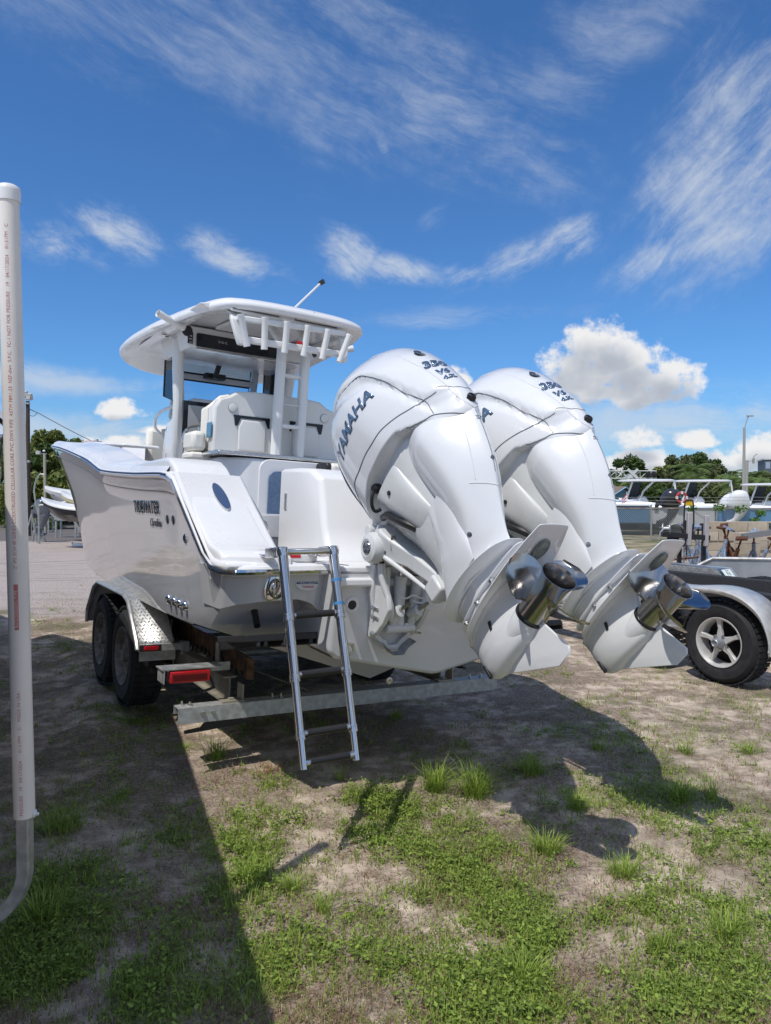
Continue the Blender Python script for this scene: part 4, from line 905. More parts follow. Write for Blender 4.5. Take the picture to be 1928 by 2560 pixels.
for x, s in ((-.50, -1), (.43, 1)):
    part('launcher_arm', powder, boat, lambda b: b.loft([[(x + dx * w, a0 + da, z) for dx, da in ((-.5, -.02), (.5, -.02), (.5, .03), (-.5, .03))] for a0, z, w, x in ((1.42, 3.05, .13, x - .06 * s * 1), (1.26, 3.0, .10, x - .03 * s), (1.18, 2.93, .07, x), (1.16, 2.80, .06, x + .03 * (s < 0)), (1.16, 2.74, .05, x + .05 * (s < 0)))]), bevel=.01)
for i, x in enumerate((-.455, -.29, -.115, .055, .225, .40)):
    dx = (.035, .008, 0, -.008, -.015, -.035)[i]
    part('rod_holder', powder, boat, lambda b: b.lathe([(.0, 0), (.026, 0), (.0245, .05), (.0245, .22), (.0285, .232), (.0275, .239), (.022, .232), (.021, .12), (0, .12)], (x + dx, 1.115, 2.735 - .01), (-dx * 9 + 0, -.12, 1), 18), smooth=40)
for s in (-1, 1):
    part('rod_holder', powder, boat, lambda b: b.lathe([(0, 0), (.028, 0), (.027, .2), (.031, .26), (.030, .265), (.024, .26), (.022, .1), (0, .1)], (s * .66 + .0, 1.95, 2.985), (s * .9, -.35, .22), 18), smooth=40)
part('stern_light', powder, boat, lambda b: b.tube([(.19, 1.9, 3.19), (.56, 1.9, 3.60)], .010, 8))
part('stern_light_head', black, boat, lambda b: b.lathe([(.018, -.02), (.022, 0), (.022, .03), (.014, .036), (.010, .03), (0, .03)], (.56, 1.9, 3.60), (.4, -.75, .35), 18))
part('topping_rod', chrome, boat, lambda b: b.lathe([(.013, 0), (.013, .01), (0, .012)], (.572, 1.885, 3.612), (.4, -.75, .35), 14))

for s_ in (-1, 1):
    part('underside_rib', gel, ht, lambda b: b.loft([[(s_ * x, a, z) for x, z in ((.60, 3.03), (.66, 3.02), (.72, 3.055), (.60, 3.075))] for a in (1.35, 3.3)]), bevel=.008)
    part('underside_rib', gel, ht, lambda b: b.bar((s_ * .62, 1.5, 3.045), (s_ * .82, 2.3, 3.025), .05, .03), bevel=.008)
    part('round_vent', black, ht, lambda b: b.lathe([(.045, 0), (.045, -.006), (.02, -.010), (0, -.010)], (s_ * .60, 2.05, 2.99), (s_ * .6, -.8, 0), 16))
part('underside_rib', gel, ht, lambda b: b.box((.02, 1.33, 3.05), (1.1, .06, .04)), bevel=.01)
# ================================================================== tandem boat trailer under the boat (same frame as the boat)
tr = empty('boat_trailer', 'galvanised tandem-axle trailer with diamond-plate fenders carrying the big white boat', 'trailer', mat=BM)
dplate = mat('diamond_plate', (.52, .52, .51), .36, .6, nz=(14, .15))
def add_wheel(parent, c, axis, Rr, w, rim_m, style, name='wheel', treadn=44):
    """c = centre of the outer face; axis = unit vector pointing outwards"""
    ax = Vector(axis).normalized(); q = ax.to_track_quat('Z', 'Y')
    e = bpy.data.objects.new(name, None); e.empty_display_size = .2; link(e, parent); e.matrix_basis = Matrix.Translation(Vector(c)) @ q.to_matrix().to_4x4()
    rr = Rr * .56
    prof = [(rr, -w + .02), (rr + .03, -w + .0), (Rr * .86, -w - .005), (Rr - .03, -w + .015), (Rr - .008, -w + .035), (Rr, -w * .75), (Rr, -w * .25), (Rr - .008, -.035), (Rr - .03, -.015), (Rr * .86, .006), (Rr * .75, .008), (rr + .025, .0), (rr, -.02)]
    part('tyre', rubber, e, lambda b: b.lathe(prof, n=56, cap=False), smooth=40)
    tb = MB()
    for i in range(treadn):
        a = 2 * math.pi * i / treadn
        for zc in (-.03, -w * .36, -w * .64, -w + .03):
            c_, s_ = math.cos(a), math.sin(a); rm = Matrix.Rotation(a, 3, 'Z')
            tb.box(((Rr + .001) * c_, (Rr + .001) * s_, zc), (.012, 2 * math.pi * Rr / treadn * .72, w * .19), rm)
    o = tb.build('tread_blocks', rubber, e); o['kind'] = 'stuff'
    part('rim', rim_m, e, lambda b: b.lathe([(rr - .012, -w * .8), (rr - .02, -.09), (rr - .012, -.02), (rr + .004, .004), (rr + .012, .006), (rr + .014, 0), (rr, -.012), (rr, -w * .9)], n=48, cap=False), smooth=40)
    if style == 'alloy':
        for k in range(5):
            a = R(90 + 72 * k + 6)
            d = Vector((math.cos(a), math.sin(a), 0)); s_ = Vector((-d.y, d.x, 0))
            def sp(b):
                b.loft([[d * r + s_ * (x * wd) + Vector((0, 0, z + dz)) for x, dz in ((-1, -.03), (-.8, 0), (.8, 0), (1, -.03))] for r, wd, z in ((.03, .036, -.02), (.07, .028, -.018), (.12, .018, -.03), (rr - .02, .026, -.022), (rr - .005, .034, -.02))])
            part('spoke', alum, e, sp, bevel=.003)
        part('hub_cap', mat('grease_cap', (.40, .42, .45), .3, .6), e, lambda b: b.lathe([(.05, -.03), (.048, .005), (.036, .02), (.035, .055), (.026, .062), (.024, .05), (0, .048)], n=24))
        for k in range(5):
            a = R(54 + 72 * k + 6); part('lug_nut', chrome, e, lambda b: b.lathe([(.012, -.02), (.012, .006), (.006, .014), (0, .014)], (.066 * math.cos(a), .066 * math.sin(a), -.012), (0, 0, 1), 6))
        part('wheel_well', black, e, lambda b: b.lathe([(rr - .015, -.13), (0, -.13)], n=24))
    else:
        part('rim_disc', rim_m, e, lambda b: b.lathe([(rr - .01, -.06), (rr * .7, -.035), (rr * .45, -.05), (.05, -.05), (.045, .0), (0, .005)], n=32))
    return e
grime = mat('grimy_wheel', (.22, .20, .18), .7, .2, nz=(20, .4))
for s in (-1, 1):
    part('frame_beam', galvs, tr, lambda b: (b.box((s * .80, 1.9, .395), (.012, 3.5, .15)), b.box((s * .80, 1.9, .47), (.08, 3.5, .01)), b.box((s * .80, 1.9, .322), (.08, 3.5, .01))))
    part('bunk', wood, tr, lambda b: b.loft([[(s * x, a, z) for x, z in ((.70, z0), (.745, z0 + .005), (.745, z0 + .135), (.70, z0 + .115))] for a, z0 in ((.02, .475), (.3, .49), (.9, .50), (2.2, .51), (3.5, .525))]))
    part('bunk_bracket', galv, tr, lambda b: [b.box((s * .76, a, .56), (.012, .06, .12)) for a in (.5, 1.6, 2.7, 3.4)])
    o = part('bunk_carpet_scraps', black, tr, lambda b: [b.box((s * .752, .1 + .085 * i, .505 + .012 * math.sin(i * 5)), (.012, .04, .02 + .015 * abs(math.sin(i * 3))), Matrix.Rotation(i, 3, 'X')) for i in range(26)]); o['kind'] = 'stuff'
    # fender: bent plate with rolled edge
    FP = [(1.03, .505), (1.06, .56), (1.35, .80), (1.50, .835), (2.45, .835), (2.62, .78), (2.86, .56), (2.87, .44)]
    def fend(b):
        outer = [Vector((a, 0, z)) for a, z in FP]
        b.loft([[(s * 1.14, p.x, p.z) for p in outer], [(s * .89, p.x, p.z) for p in outer]], caps=False, closed=False)
        b.loft([[(s * .89, p.x, p.z) for p in outer], [(s * .89, p.x, p.z - .12) for p in outer]], caps=False, closed=False)
    fd = part('fender', dplate, tr, fend, smooth=30)
    fd.modifiers.new('t', 'SOLIDIFY').thickness = .004
    part('fender_edge', dplate, fd, lambda b: b.tube([(s * 1.145, p.x, p.z - .006) for p in [Vector((a, 0, z)) for a, z in FP]], .016, 8))
    def lugs(b):
        P = [Vector((FP[j][0], 0, FP[j][1])).lerp(Vector((FP[j + 1][0], 0, FP[j + 1][1])), q / 60) for j in range(len(FP) - 1) for q in range(60)]; L = 0; k = 0
        for p0, p1 in zip(P, P[1:]):
            L += (p1 - p0).length
            if L < .026: continue
            L = 0; k += 1; d = (p1 - p0).normalized(); n = Vector((0, -d.z, d.x)); n = n if n.z > 0 or n.y < 0 else -n
            dd = Vector((0, d.x, d.z)); nn = Vector((0, -d.z, d.x)); nn = -nn if nn.z < 0 else nn
            for i in range(9):
                x = s * (.905 + .026 * i + (.013 if k % 2 else 0)); t = R(40 if (i + k) % 2 else -40)
                a = dd * math.cos(t) + Vector((1, 0, 0)) * math.sin(t)
                c = Vector((x, p0.x, p0.z)) + nn * .0035
                b.bar(c - a * .011, c + a * .011, .0045, .002, nn)
    o = part('tread_pattern', dplate, fd, lugs, smooth=0); o['kind'] = 'stuff'
    part('mud_flap', galv, tr, lambda b: b.box((s * 1.005, 1.035, .455), (.25, .006, .07)))
    part('fender_bracket', galv, tr, lambda b: (b.box((s * .97, 1.02, .515), (.34, .04, .045)), b.box((s * .82, 1.03, .50), (.06, .05, .09))))
    part('side_marker_light', red, tr, lambda b: b.box((s * 1.06, .995, .515), (.10, .014, .028)), bevel=.003)
    part('marker_backing', black, tr, lambda b: b.box((s * 1.065, 1.003, .515), (.15, .01, .045)))
    for a in (1.56, 2.36): add_wheel(tr, (s * 1.125, a, .365), (s, 0, 0), .365, .225, grime, 'plain')
    part('hull_guide', dplate, tr, lambda b: b.bar((s * .86, 1.2, .76), (s * .86, 3.2, .79), .04, .02))
    # tail light on its folded bracket
    part('light_bracket', galv, tr, lambda b: (b.box((s * 1.07, .10, .565), (.36, .13, .006)), b.box((s * 1.235, .10, .525), (.006, .13, .08)), b.box((s * .87, .14, .545), (.12, .012, .05))))
    tl = part('tail_light', red, tr, lambda b: b.box((s * 1.085, .065, .52), (.235, .075, .066)), bevel=.006)
    part('light_bars', mat('dark_red', (.10, .004, .01), .3), tl, lambda b: [b.box((s * 1.085 - .1 + .0092 * i, .0265, .518), (.006, .003, .035)) for i in range(22)])
    part('light_cable', black, tr, lambda b: b.tube(spline([(s * .96, .10, .52), (s * .93, .08, .44), (s * .99, .10, .41), (s * .9, .14, .42)], 5), .008, 6))
cbm = mat('galvanised_channel', (.44, .45, .44), .5, .4, nz=(25, .2), bump=(60, .08, .002))
def chan(b):
    W = 1.17
    b.box((0, -.045, .315), (2 * W, .006, .09)); b.box((0, .0, .357), (2 * W, .09, .006)); b.box((0, .045, .335), (2 * W, .006, .05))
part('rear_crossmember', cbm, tr, chan)
for x in (-.78, .78):
    part('bolted_pad', galvs, tr, lambda b: (b.box((x - .06, -.005, .366), (.14, .06, .012)), b.box((x, .02, .395), (.012, .08, .13)), b.box((x - .06, .01, .374), (.03, .03, .012))))
for x, a, z, d in ((-1.13, .03, .36, (0, 0, 1)), (-1.09, .0, .36, (0, 0, 1)), (-.58, .01, .36, (0, 0, 1)), (-.53, -.01, .36, (0, 0, 1)), (.95, .0, .36, (0, 0, 1)), (1.05, .0, .36, (0, 0, 1)), (-1.03, -.048, .325, (0, -1, 0)), (-.97, -.048, .325, (0, -1, 0))):
    part('bolt', brushed, tr, lambda b: b.lathe([(.014, 0), (.014, .008), (.008, .009), (.008, .025), (0, .025)], (x, a, z), d, 6))
def hook(b):
    b.loft([[(x, -.02 + d, z) for x, z in ((-1.0, .27), (-.80, .27), (-.74, .235), (-.95, .215), (-1.02, .21), (-1.12, .205), (-1.125, .225), (-1.03, .235))] for d in (0, .006)])
part('plate_bracket', black, tr, hook)
part('front_crossmember', galv, tr, lambda b: b.box((0, 3.4, .33), (1.6, .09, .10)))
part('axle', galv, tr, lambda b: (b.tube([(-.95, 1.56, .33), (.95, 1.56, .33)], .035, 10), b.tube([(-.95, 2.36, .33), (.95, 2.36, .33)], .035, 10)))
part('tongue', galv, tr, lambda b: (b.bar((-.78, 3.6, .39), (0, 6.6, .42), .07, .11), b.bar((.78, 3.6, .39), (0, 6.6, .42), .07, .11), b.bar((0, 6.5, .42), (0, 8.3, .42), .09, .12)))
part('brace_strap', galvs, tr, lambda b: b.bar((-.30, .03, .366), (-.72, .75, .50), .02, .004))
part('keel_roller', galv, tr, lambda b: (b.box((0, 4.8, .38), (.1, .3, .1)),))

# ================================================================== pipe guide post on the left
pvc = mat('pvc_pipe', (.76, .71, .65), .34, coat=.2, nz=(2.2, .07))
gp = empty('guide_post', 'white plastic pipe guide post with red printing on a bent galvanised foot', 'guide post', loc=(-1.083, 2.2, .66))
PT = Vector((-.029, 0, 1.855))
part('pipe', pvc, gp, lambda b: b.tube([(0, 0, 0), PT], .0302, 48), smooth=50)
part('end_cap', mat('white_plastic', (), 0), gp, lambda b: b.lathe([(.0335, -.03), (.0345, 0), (.0335, .012), (.025, .018), (0, .02)], PT, PT, 40), smooth=50)
redp = mat('red_pipe_print', (.50, .16, .15), .6)
def wrap_text(txt, size, h0, ang0, rev=False, box=False):
    me = text_mesh(txt, size, 0., align='LEFT', space=1.05); bm = bmesh.new(); bm.from_mesh(me); ax = PT.normalized()
    if box:
        xs = [v.co.x for v in bm.verts]
        # reversed lettering: a printed block with the letters on it in pipe colour
    for v in bm.verts:
        a = ang0 + v.co.y / .0304; h = h0 + v.co.x   # letters climb the pipe
        v.co = ax * h + Vector((-math.sin(a) * .0306, -math.cos(a) * .0306, 0)) * (1.0 if not rev else 1.004)
    bm.to_mesh(me); w = 0; bm.free(); me.materials.clear(); me.materials.append(pvc if rev else redp)
    o = bpy.data.objects.new('printed_line', me); link(o, gp)
A0 = -.22
wrap_text('PRESSURE   19   04/17/2024      01:51PM    C    MADE IN USA', .0135, .012, A0)
wrap_text('2" IPS SCH 40 SERIES COEXTRUDED CELLULAR CORE PVC DWV PIPE  ASTM F891-23  NSF-dwv  S.P.C.  FC-1 NOT FOR PRESSURE   19   04/17/2024    01:51PM   C', .0138, .745, A0)
part('printed_block', redp, gp, lambda b: b.loft([[PT.normalized() * h + Vector((-math.sin(A0 + t) * .03055, -math.cos(A0 + t) * .03055, 0)) for t in [-.2 + .4 * i / 6 for i in range(7)]] for h in (.565, .70)], caps=False, closed=False))
wrap_text('SANDERSON PIPE', .0135, .572, A0, rev=True)
def foot(b):
    P = spline([(0, 0, .05), (.0, 0, -.12), (-.004, 0, -.19), (-.03, 0, -.25), (-.08, .0, -.30), (-.17, 0, -.34), (-.5, .0, -.36)], 6)
    rs = []
    for i, p in enumerate(P):
        t = (P[min(i + 1, len(P) - 1)] - P[max(i - 1, 0)]).normalized(); nx = Vector((0, 1, 0)).cross(t)
        rs.append([p + nx * x * .019 + Vector((0, 1, 0)) * y * .019 for x, y in ((-1, -1), (1, -1), (1, 1), (-1, 1))])
    b.loft(rs)
part('bent_foot', galv, gp, foot, bevel=.004)
part('foot_upright', galv, gp, lambda b: (b.box((-.5, 0, -.52), (.05, .05, .28)), b.box((-.5, .0, -.66), (.5, .06, .04))))
part('set_screw', mat('white_plastic', (), 0), gp, lambda b: b.lathe([(.012, 0), (.012, .004), (.005, .006), (.005, .014), (0, .014)], (.028, 0, .008), (1, 0, -.1), 12))

# ================================================================== simpler boats, built round one pattern
def small_motor(parent, m, x, y, z, s=1., tilt=25):
    M = Matrix.Translation((x, y, z)) @ Matrix.Rotation(R(tilt), 4, 'X') @ Matrix.Scale(s, 4)
    e = bpy.data.objects.new('outboard', None); e.empty_display_size = .1; link(e, parent); e.matrix_basis = M
    f = lambda u, v, w: (v, -u, w)
    part('cowling', m, e, lambda b: b.loft([[f(*p) for p in ring(w, *sec(w, PW), 28)] for w in [-.03 + .83 * (1 - (1 - i / 14) ** 1.4) for i in range(15)]]), smooth=60)
    part('midsection', m, e, lambda b: b.loft([[f(*p) for p in ring(w, *sec(w, FW_), 20)] for w in [-.63 + .72 * i / 10 for i in range(11)]]), smooth=60)
    part('gearcase', m, e, lambda b: (b.loft([[f(u, v, w) for u, v in ((.1, 0), (.3, .04), (.55, 0), (.3, -.04))] for w in (-.62, -.9)]), b.lathe([(0, 0), (.05, .1), (.066, .4), (.06, .6), (0, .6)], f(.1, 0, -.89), (0, -1, 0), 14), b.box(f(.45, 0, -.735), (.24, .6, .01)), b.loft([[f(u, v, w) for u, w in ((.2, -.9), (.5, -.9), (.54, -1.11), (.46, -1.12))] for v in (-.006, .006)])))
    pr = part('propeller', steelp, e, lambda b: [b.loft([[(r * math.cos(a + dd), -.66 - dy, -.89 + r * math.sin(a + dd)) for dd, dy in ((-.5 * (1 - r), -.03), (.0, 0), (.5 * (1 - r), .04))] for r in (.05, .12, .17, .19)], caps=False, closed=False) for a in (.3, 2.4, 4.5)])
    part('bracket', m, e, lambda b: b.box((0, .02, .02), (.24, .16, .4)), bevel=.02)
    return e
def make_boat(label, mw, L=7.2, B=2.4, H=1.15, hm=None, cm=None, stripe=None, hard=True, motor=None, name='boat', console=True, keel=.35, group=None, cat='boat', nm=1):
    o = empty(name, label, cat, mat=mw, group=group); hm = hm or gelside; h = B / 2
    stn = [(0, 1, 1, 0), (.25, 1, 1, 0), (.5, .98, .97, .03), (.68, .88, .82, .08), (.82, .66, .55, .16), (.92, .38, .25, .25), (.98, .12, .06, .33), (1., .01, .0, .36)]
    st = []
    for i in range(21):
        t = i / 20; bs = smooth_interp(t, [(q[0], q[1]) for q in stn]); bc = smooth_interp(t, [(q[0], q[2]) for q in stn]); rise = smooth_interp(t, [(q[0], q[3]) for q in stn])
        zs = keel + H + rise; zk = keel + (0 if t < .7 else (zs - keel - .02) * ((t - .7) / .3) ** 2); zc = zk + .28 * (1 - t * .3) if t < .97 else zk
        st.append([(bs * h, t * L, zs), (bs * h * .97, t * L, zs - .12), ((bs * .4 + bc * .6) * h * .95, t * L, (zs + zc) / 2), (bc * h * .9, t * L, zc), (0, t * L, zk)])
    part('hull', hm, o, lambda b: (b.loft([r + [(-x, y, z) for x, y, z in r[::-1][1:]] for r in st], caps=False, closed=False), b.add(st[0] + [(-x, y, z) for x, y, z in st[0][::-1][1:]], [tuple(range(9))])), smooth=40)
    part('deck_cap', gel, o, lambda b: b.loft([[(x * k, y, z + dz) for k, dz in ((1.02, -.03), (1.03, .0), (.97, .07), (.82, .08), (.78, .0), (-.78, .0), (-.82, .08), (-.97, .07), (-1.03, 0), (-1.02, -.03))] for (x, y, z) in [r[0] for r in st]], caps=False, closed=False), smooth=30)
    part('bottom_paint', cm or gel, o, lambda b: b.loft([[(r[3][0] * 1.005, r[3][1], r[3][2] + .005), (0, r[4][1], r[4][2] - .01), (-r[3][0] * 1.005, r[3][1], r[3][2] + .005)] for r in st[:17]], caps=False, closed=False)) if cm else None
    if stripe: part('rub_strake', stripe, o, lambda b: [b.tube([(s * r[0][0] * 1.01, r[0][1], r[0][2] - .04) for r in st], .03, 6) for s in (-1, 1)])
    zt = keel + H
    if console:
        part('console', gel, o, lambda b: b.loft([[(x * k, L * .42 + y * ky, z) for x, y in ((-.42, -.3), (.42, -.3), (.42, .75), (-.42, .75))] for z, k, ky in ((zt - .6, 1.1, 1.1), (zt + .35, .95, .9), (zt + .55, .85, .4))]), bevel=.05)
        part('leaning_post', gel, o, lambda b: b.box((0, L * .25, zt + .05), (.9, .55, .75)), bevel=.05)
        part('seat_back', cream, o, lambda b: b.box((0, L * .23, zt + .55), (.95, .14, .4)), bevel=.04)
    if hard:
        part('hardtop', gel, o, lambda b: b.loft([[(x * k, L * .39 + y * k, zt + 1.28 + dz) for x, y in spline([(-.85, -1.1, 0), (.85, -1.1, 0), (.95, .4, 0), (.7, 1.25, 0), (-.7, 1.25, 0), (-.95, .4, 0)], 4, True) and [(p.x, p.y) for p in spline([(-.85, -1.1, 0), (.85, -1.1, 0), (.95, .4, 0), (.7, 1.25, 0), (-.7, 1.25, 0), (-.95, .4, 0)], 4, True)]] for k, dz in ((.9, -.02), (1, 0), (1, .04), (.9, .08), (.3, .10))]), smooth=50)
        part('windscreen', blackg if hard == 'dark' else sideg, o, lambda b: b.loft([[(x, L * .42 + y, z) for x, y in ((-.40, .55 + d), (.40, .55 + d), (.42, .1 + d), (.40, .1 + d), (.38, .52 + d), (-.38, .52 + d), (-.40, .1 + d), (-.42, .1 + d))] for z, d in ((zt + .45, .1), (zt + 1.22, -.05))]))
        for s in (-1, 1):
            part('front_post', powder, o, lambda b: b.tube([(s * .44, L * .42 + .72, zt + .35), (s * .46, L * .42 + .42, zt + 1.27)], .045, 8))
            part('frame_tube', powder, o, lambda b: b.tube([(s * .42, L * .42 + .12, zt + .3), (s * .50, L * .42 - .05, zt + .8), (s * .55, L * .42 - .5, zt + 1.25)], .03, 8))
            part('rear_post', powder, o, lambda b: b.tube([(s * .40, L * .2, zt + .3), (s * .45, L * .2 + .15, zt + 1.27)], .035, 8))
        for i in range(5): part('rod_holder', powder, o, lambda b: b.tube([(-.5 + .25 * i, L * .39 - 1.18, zt + 1.05), (-.5 + .25 * i, L * .39 - 1.22, zt + 1.32)], .03, 7))
    if motor:
        for k in range(nm): small_motor(o, motor, (k - (nm - 1) / 2) * .7, -.28, zt - .02, 1., 12 if nm == 1 else 8)
    return o
def MW(x, y, yaw, z=0.): return Matrix.Translation((x, y, z)) @ Matrix.Rotation(R(yaw), 4, 'Z')
greyhull = mat('grey_blue_hull', (.10, .12, .16), .12, coat=1.)
# the neighbour on the left whose shadow lies over the foreground
make_boat('grey boat at the left edge, mostly hidden behind the pipe guide post', MW(-2.05, .55, 21), L=7.4, B=2.4, H=1.5, hm=greyhull, keel=.55, motor=mat('slate_motor', (.09, .11, .14), .2, coat=.8), name='neighbouring_boat', hard=False)
make_boat('unseen white boat added beyond the grey one at the far left to cast a shadow', MW(-4.55, 4.9, 30), L=5.6, B=2.2, H=1.45, keel=.55, hard=False, name='neighbouring_boat')  # added out of view to throw the shadow on the far left ground
# ================================================================== right: trailers, stands, wall, fence, boats and what lies beyond
def px(x, y, Y): return Vector(((x - 964) / 1850 * Y, Y, EYE + (1240 - y) / 1850 * Y))
# alloy-wheeled trailer, parallel to the boat
ta = empty('boat_trailer', 'empty aluminium trailer with black carpeted bunks and an alloy wheel', 'trailer', mat=MW(2.86, 6.33, 32))
# frame: x starboard, y forward; outer face of the near wheel at x=0
for y in (0, .86): add_wheel(ta, (0, y, .362), (-1, 0, 0), .362, .215, alum if y == 0 else alum, 'alloy' if y == 0 else 'plain')
def afend(b):
    P = spline([(-.47, 0, .36), (-.46, 0, .50), (-.38, 0, .67), (-.2, 0, .79), (.05, 0, .83), (.43, 0, .80), (.80, 0, .83), (1.06, 0, .79), (1.24, 0, .67), (1.32, 0, .50)], 5)
    b.loft([[(x, p.x, p.z + dz) for p in P] for x, dz in ((-.045, -.045), (-.05, -.012), (-.035, 0), (.02, .003), (.25, .003))], caps=False, closed=False)
fa = part('fender', alum, ta, afend, smooth=60); fa.modifiers.new('t', 'SOLIDIFY').thickness = .005
part('fender_skirt', alum, fa, lambda b: b.loft([[(-.035, y, z) for y, z in ((-.46, .50), (-.47, .36), (-.475, .33), (-.66, .33), (-.70, .50), (-.55, .66))], [(-.03, y, z) for y, z in ((-.46, .50), (-.47, .36), (-.475, .33), (-.66, .33), (-.70, .50), (-.55, .66))]]))
text('maker_lettering', 'EZ', .055, black, fa, frame((-.039, -.56, .50), (0, -1, 0), (0, 0, 1)), .001, shear=.2)
text('maker_lettering', 'LOADER', .032, black, fa, frame((-.039, -.57, .455), (0, -1, 0), (0, 0, 1)), .001, shear=.2)
part('bunk', carpet, ta, lambda b: b.box((.36, 1.0, .70), (.10, 5.2, .17)), bevel=.015)
part('bunk', carpet, ta, lambda b: b.box((1.75, 1.2, .66), (.08, 4.4, .15)), bevel=.015)
for x in (.30, 1.85): part('frame_beam', alum, ta, lambda b: b.box((x, 1.6, .56), (.07, 6.5, .13)), bevel=.006)
for y in (-.8, .43, 2.0, 4.0): part('cross_beam', alum, ta, lambda b: b.box((1.07, y, .50), (1.5, .07, .10)), bevel=.006)
for y in (-.8, .43, 2.0): part('bunk_post', alum, ta, lambda b: (b.box((.36, y, .64), (.06, .05, .1)), b.box((1.75, y, .6), (.06, .05, .1))))
for y in (0, .86): add_wheel(ta, (2.15, y, .362), (1, 0, 0), .362, .215, alum, 'plain')
part('tongue', alum, ta, lambda b: (b.bar((.3, 4.8, .6), (1.07, 6.6, .58), .07, .12), b.bar((1.85, 4.8, .6), (1.07, 6.6, .58), .07, .12)))
# diamond-plate fender trailer behind it
tb = empty('boat_trailer', 'low trailer with bright diamond-plate fender and a licence plate on its slope', 'trailer', mat=MW(3.48, 8.73, 32))
FQ = [(-.75, .50), (-.48, .80), (1.7, .80), (1.95, .5)]
def tb_f(b):
    b.loft([[(x, y, z) for y, z in FQ] for x in (0, .27)], caps=False, closed=False)
    side = [(-.75, .50), (-.48, .80), (1.7, .80), (1.95, .5), (1.80, .5), (1.5, .66), (1.2, .70), (.8, .60), (.62, .55), (.45, .62), (.2, .71), (-.1, .66), (-.45, .5)]
    b.loft([[(d, y, z) for y, z in side] for d in (-.004, 0)])
fb_ = part('fender', dplate, tb, tb_f, smooth=20)
o = part('tread_pattern', dplate, fb_, lambda b: [b.bar((-.006, y - .012 * (1 if (i + j) % 2 else -1), z - .010), (-.006, y + .012 * (1 if (i + j) % 2 else -1), z + .010), .005, .003, (1, 0, 0)) for i in range(75) for j in range(3) for y, z in (((-.46 + .03 * i), .785 - .028 * j),)]); o['kind'] = 'stuff'
pl = part('licence_plate', mat('plate_white', (.75, .78, .75), .35, nz=(25, .05)), tb, lambda b: b.loft([[(.05 + x, -.61 + y * .667 - .006, .66 + y * .745 + .01 + d) for x, y in ((-.02, -.155), (.14, -.155), (.14, .155), (-.02, .155))] for d in (0, .004)]))
text('plate_lettering', 'IZ4 7RP', .085, mat('plate_green', (.03, .14, .10), .4), pl, frame((.11, -.612, .679), (0, -.667, -.745), (1, 0, 0)), .001)
part('plate_orange', mat('orange_print', (.8, .2, .03), .4), pl, lambda b: b.lathe([(.03, 0), (.03, .003), (0, .004)], (.09, -.64, .652), (0, -.745, .667), 16))
for y in (.2, 1.2): add_wheel(tb, (.03, y, .34), (-1, 0, 0), .34, .2, grime, 'plain')
part('frame_beam', galv, tb, lambda b: b.box((.35, 1.0, .5), (.08, 6.0, .13)))
part('frame_beam', galv, tb, lambda b: b.box((1.9, 1.0, .5), (.08, 6.0, .13)))
part('cross_beam', galv, tb, lambda b: b.box((1.1, -1.5, .5), (1.6, .08, .1)))
# winch stand with loading guides
win = part('winch_stand', black, tb, lambda b: (b.bar((.2, 3.1, .55), (.25, 2.75, 1.12), .10, .12), b.box((.62, 2.7, 1.12), (1.1, .09, .09))), bevel=.008)
# big grey aluminium trailer at the right edge
tcx = empty('utility_trailer', 'grey sheet-aluminium trailer at the right edge behind the low one', 'trailer', mat=MW(4.9, 9.3, 70))
part('side_panel', mat('grey_sheet', (.42, .43, .44), .45, .5, nz=(5, .08)), tcx, lambda b: b.loft([[(d, y, z) for y, z in ((-3., .40), (.75, .40), (1.05, .62), (.75, .80), (-3., .86))] for d in (0, .02)]))
part('top_rail', dplate, tcx, lambda b: b.tube([(0, -3., .875), (0, .72, .815), (0, 1.05, .63)], .022, 8))
part('fender', alum, tcx, lambda b: b.loft([[(x, y, z) for y, z in ((-1.3, .45), (-1.1, .62), (-.7, .68), (-.3, .62), (0, .45))] for x in (-.22, 0)], caps=False, closed=False))
add_wheel(tcx, (-.2, -.7, .3), (-1, 0, 0), .3, .18, grime, 'plain')
# guide posts and hoop
gd = mat('grey_vinyl_pad', (.42, .39, .39), .7, nz=(20, .06))
ws = empty('winch_trailer', 'black trailer winch post with grey padded guides in front of the block wall', 'trailer', loc=(px(1740, 1240, 10)[0], 10, 0))
bx = ws.location.x
def rel(x, y, Y=10.): p = px(x, y, Y); return Vector((p.x - bx, Y - 10, p.z))
for xx, y0, y1 in ((1723.5, 1281, 1364), (1766.5, 1288, 1366)):
    part('padded_guide', gd, ws, lambda b: b.bar(rel(xx + 1, y0), rel(xx - 1, y1), .062, .062), bevel=.01)
    part('guide_upright', black, ws, lambda b: b.bar(rel(xx - 8, y0 + 20, 10.1), rel(xx - 8, y1, 10.1), .03, .03))
part('hoop', black, ws, lambda b: b.tube(spline([rel(1710, 1334), rel(1712, 1262), rel(1717, 1252), rel(1726, 1250), rel(1733, 1256), rel(1735, 1300), rel(1733, 1334)], 5), .011, 8))
part('warning_plate', mat('yellow_sign', (.75, .48, .02), .5, nz=(30, .2)), ws, lambda b: b.box(rel(1723, 1257, 10.05), (.10, .004, .075)))
text('warning_lettering', 'LOOK', .03, black, ws, frame(rel(1722, 1253, 10.046), (1, 0, 0), (0, 0, 1)), .0005)
part('winch_arm', black, ws, lambda b: (b.bar(rel(1655, 1335), rel(1775, 1345), .06, .07), b.bar(rel(1686, 1338, 10.05), rel(1664, 1408, 10.2), .10, .12), b.bar(rel(1695, 1355, 10), rel(1712, 1365, 10), .03, .04)), bevel=.006)
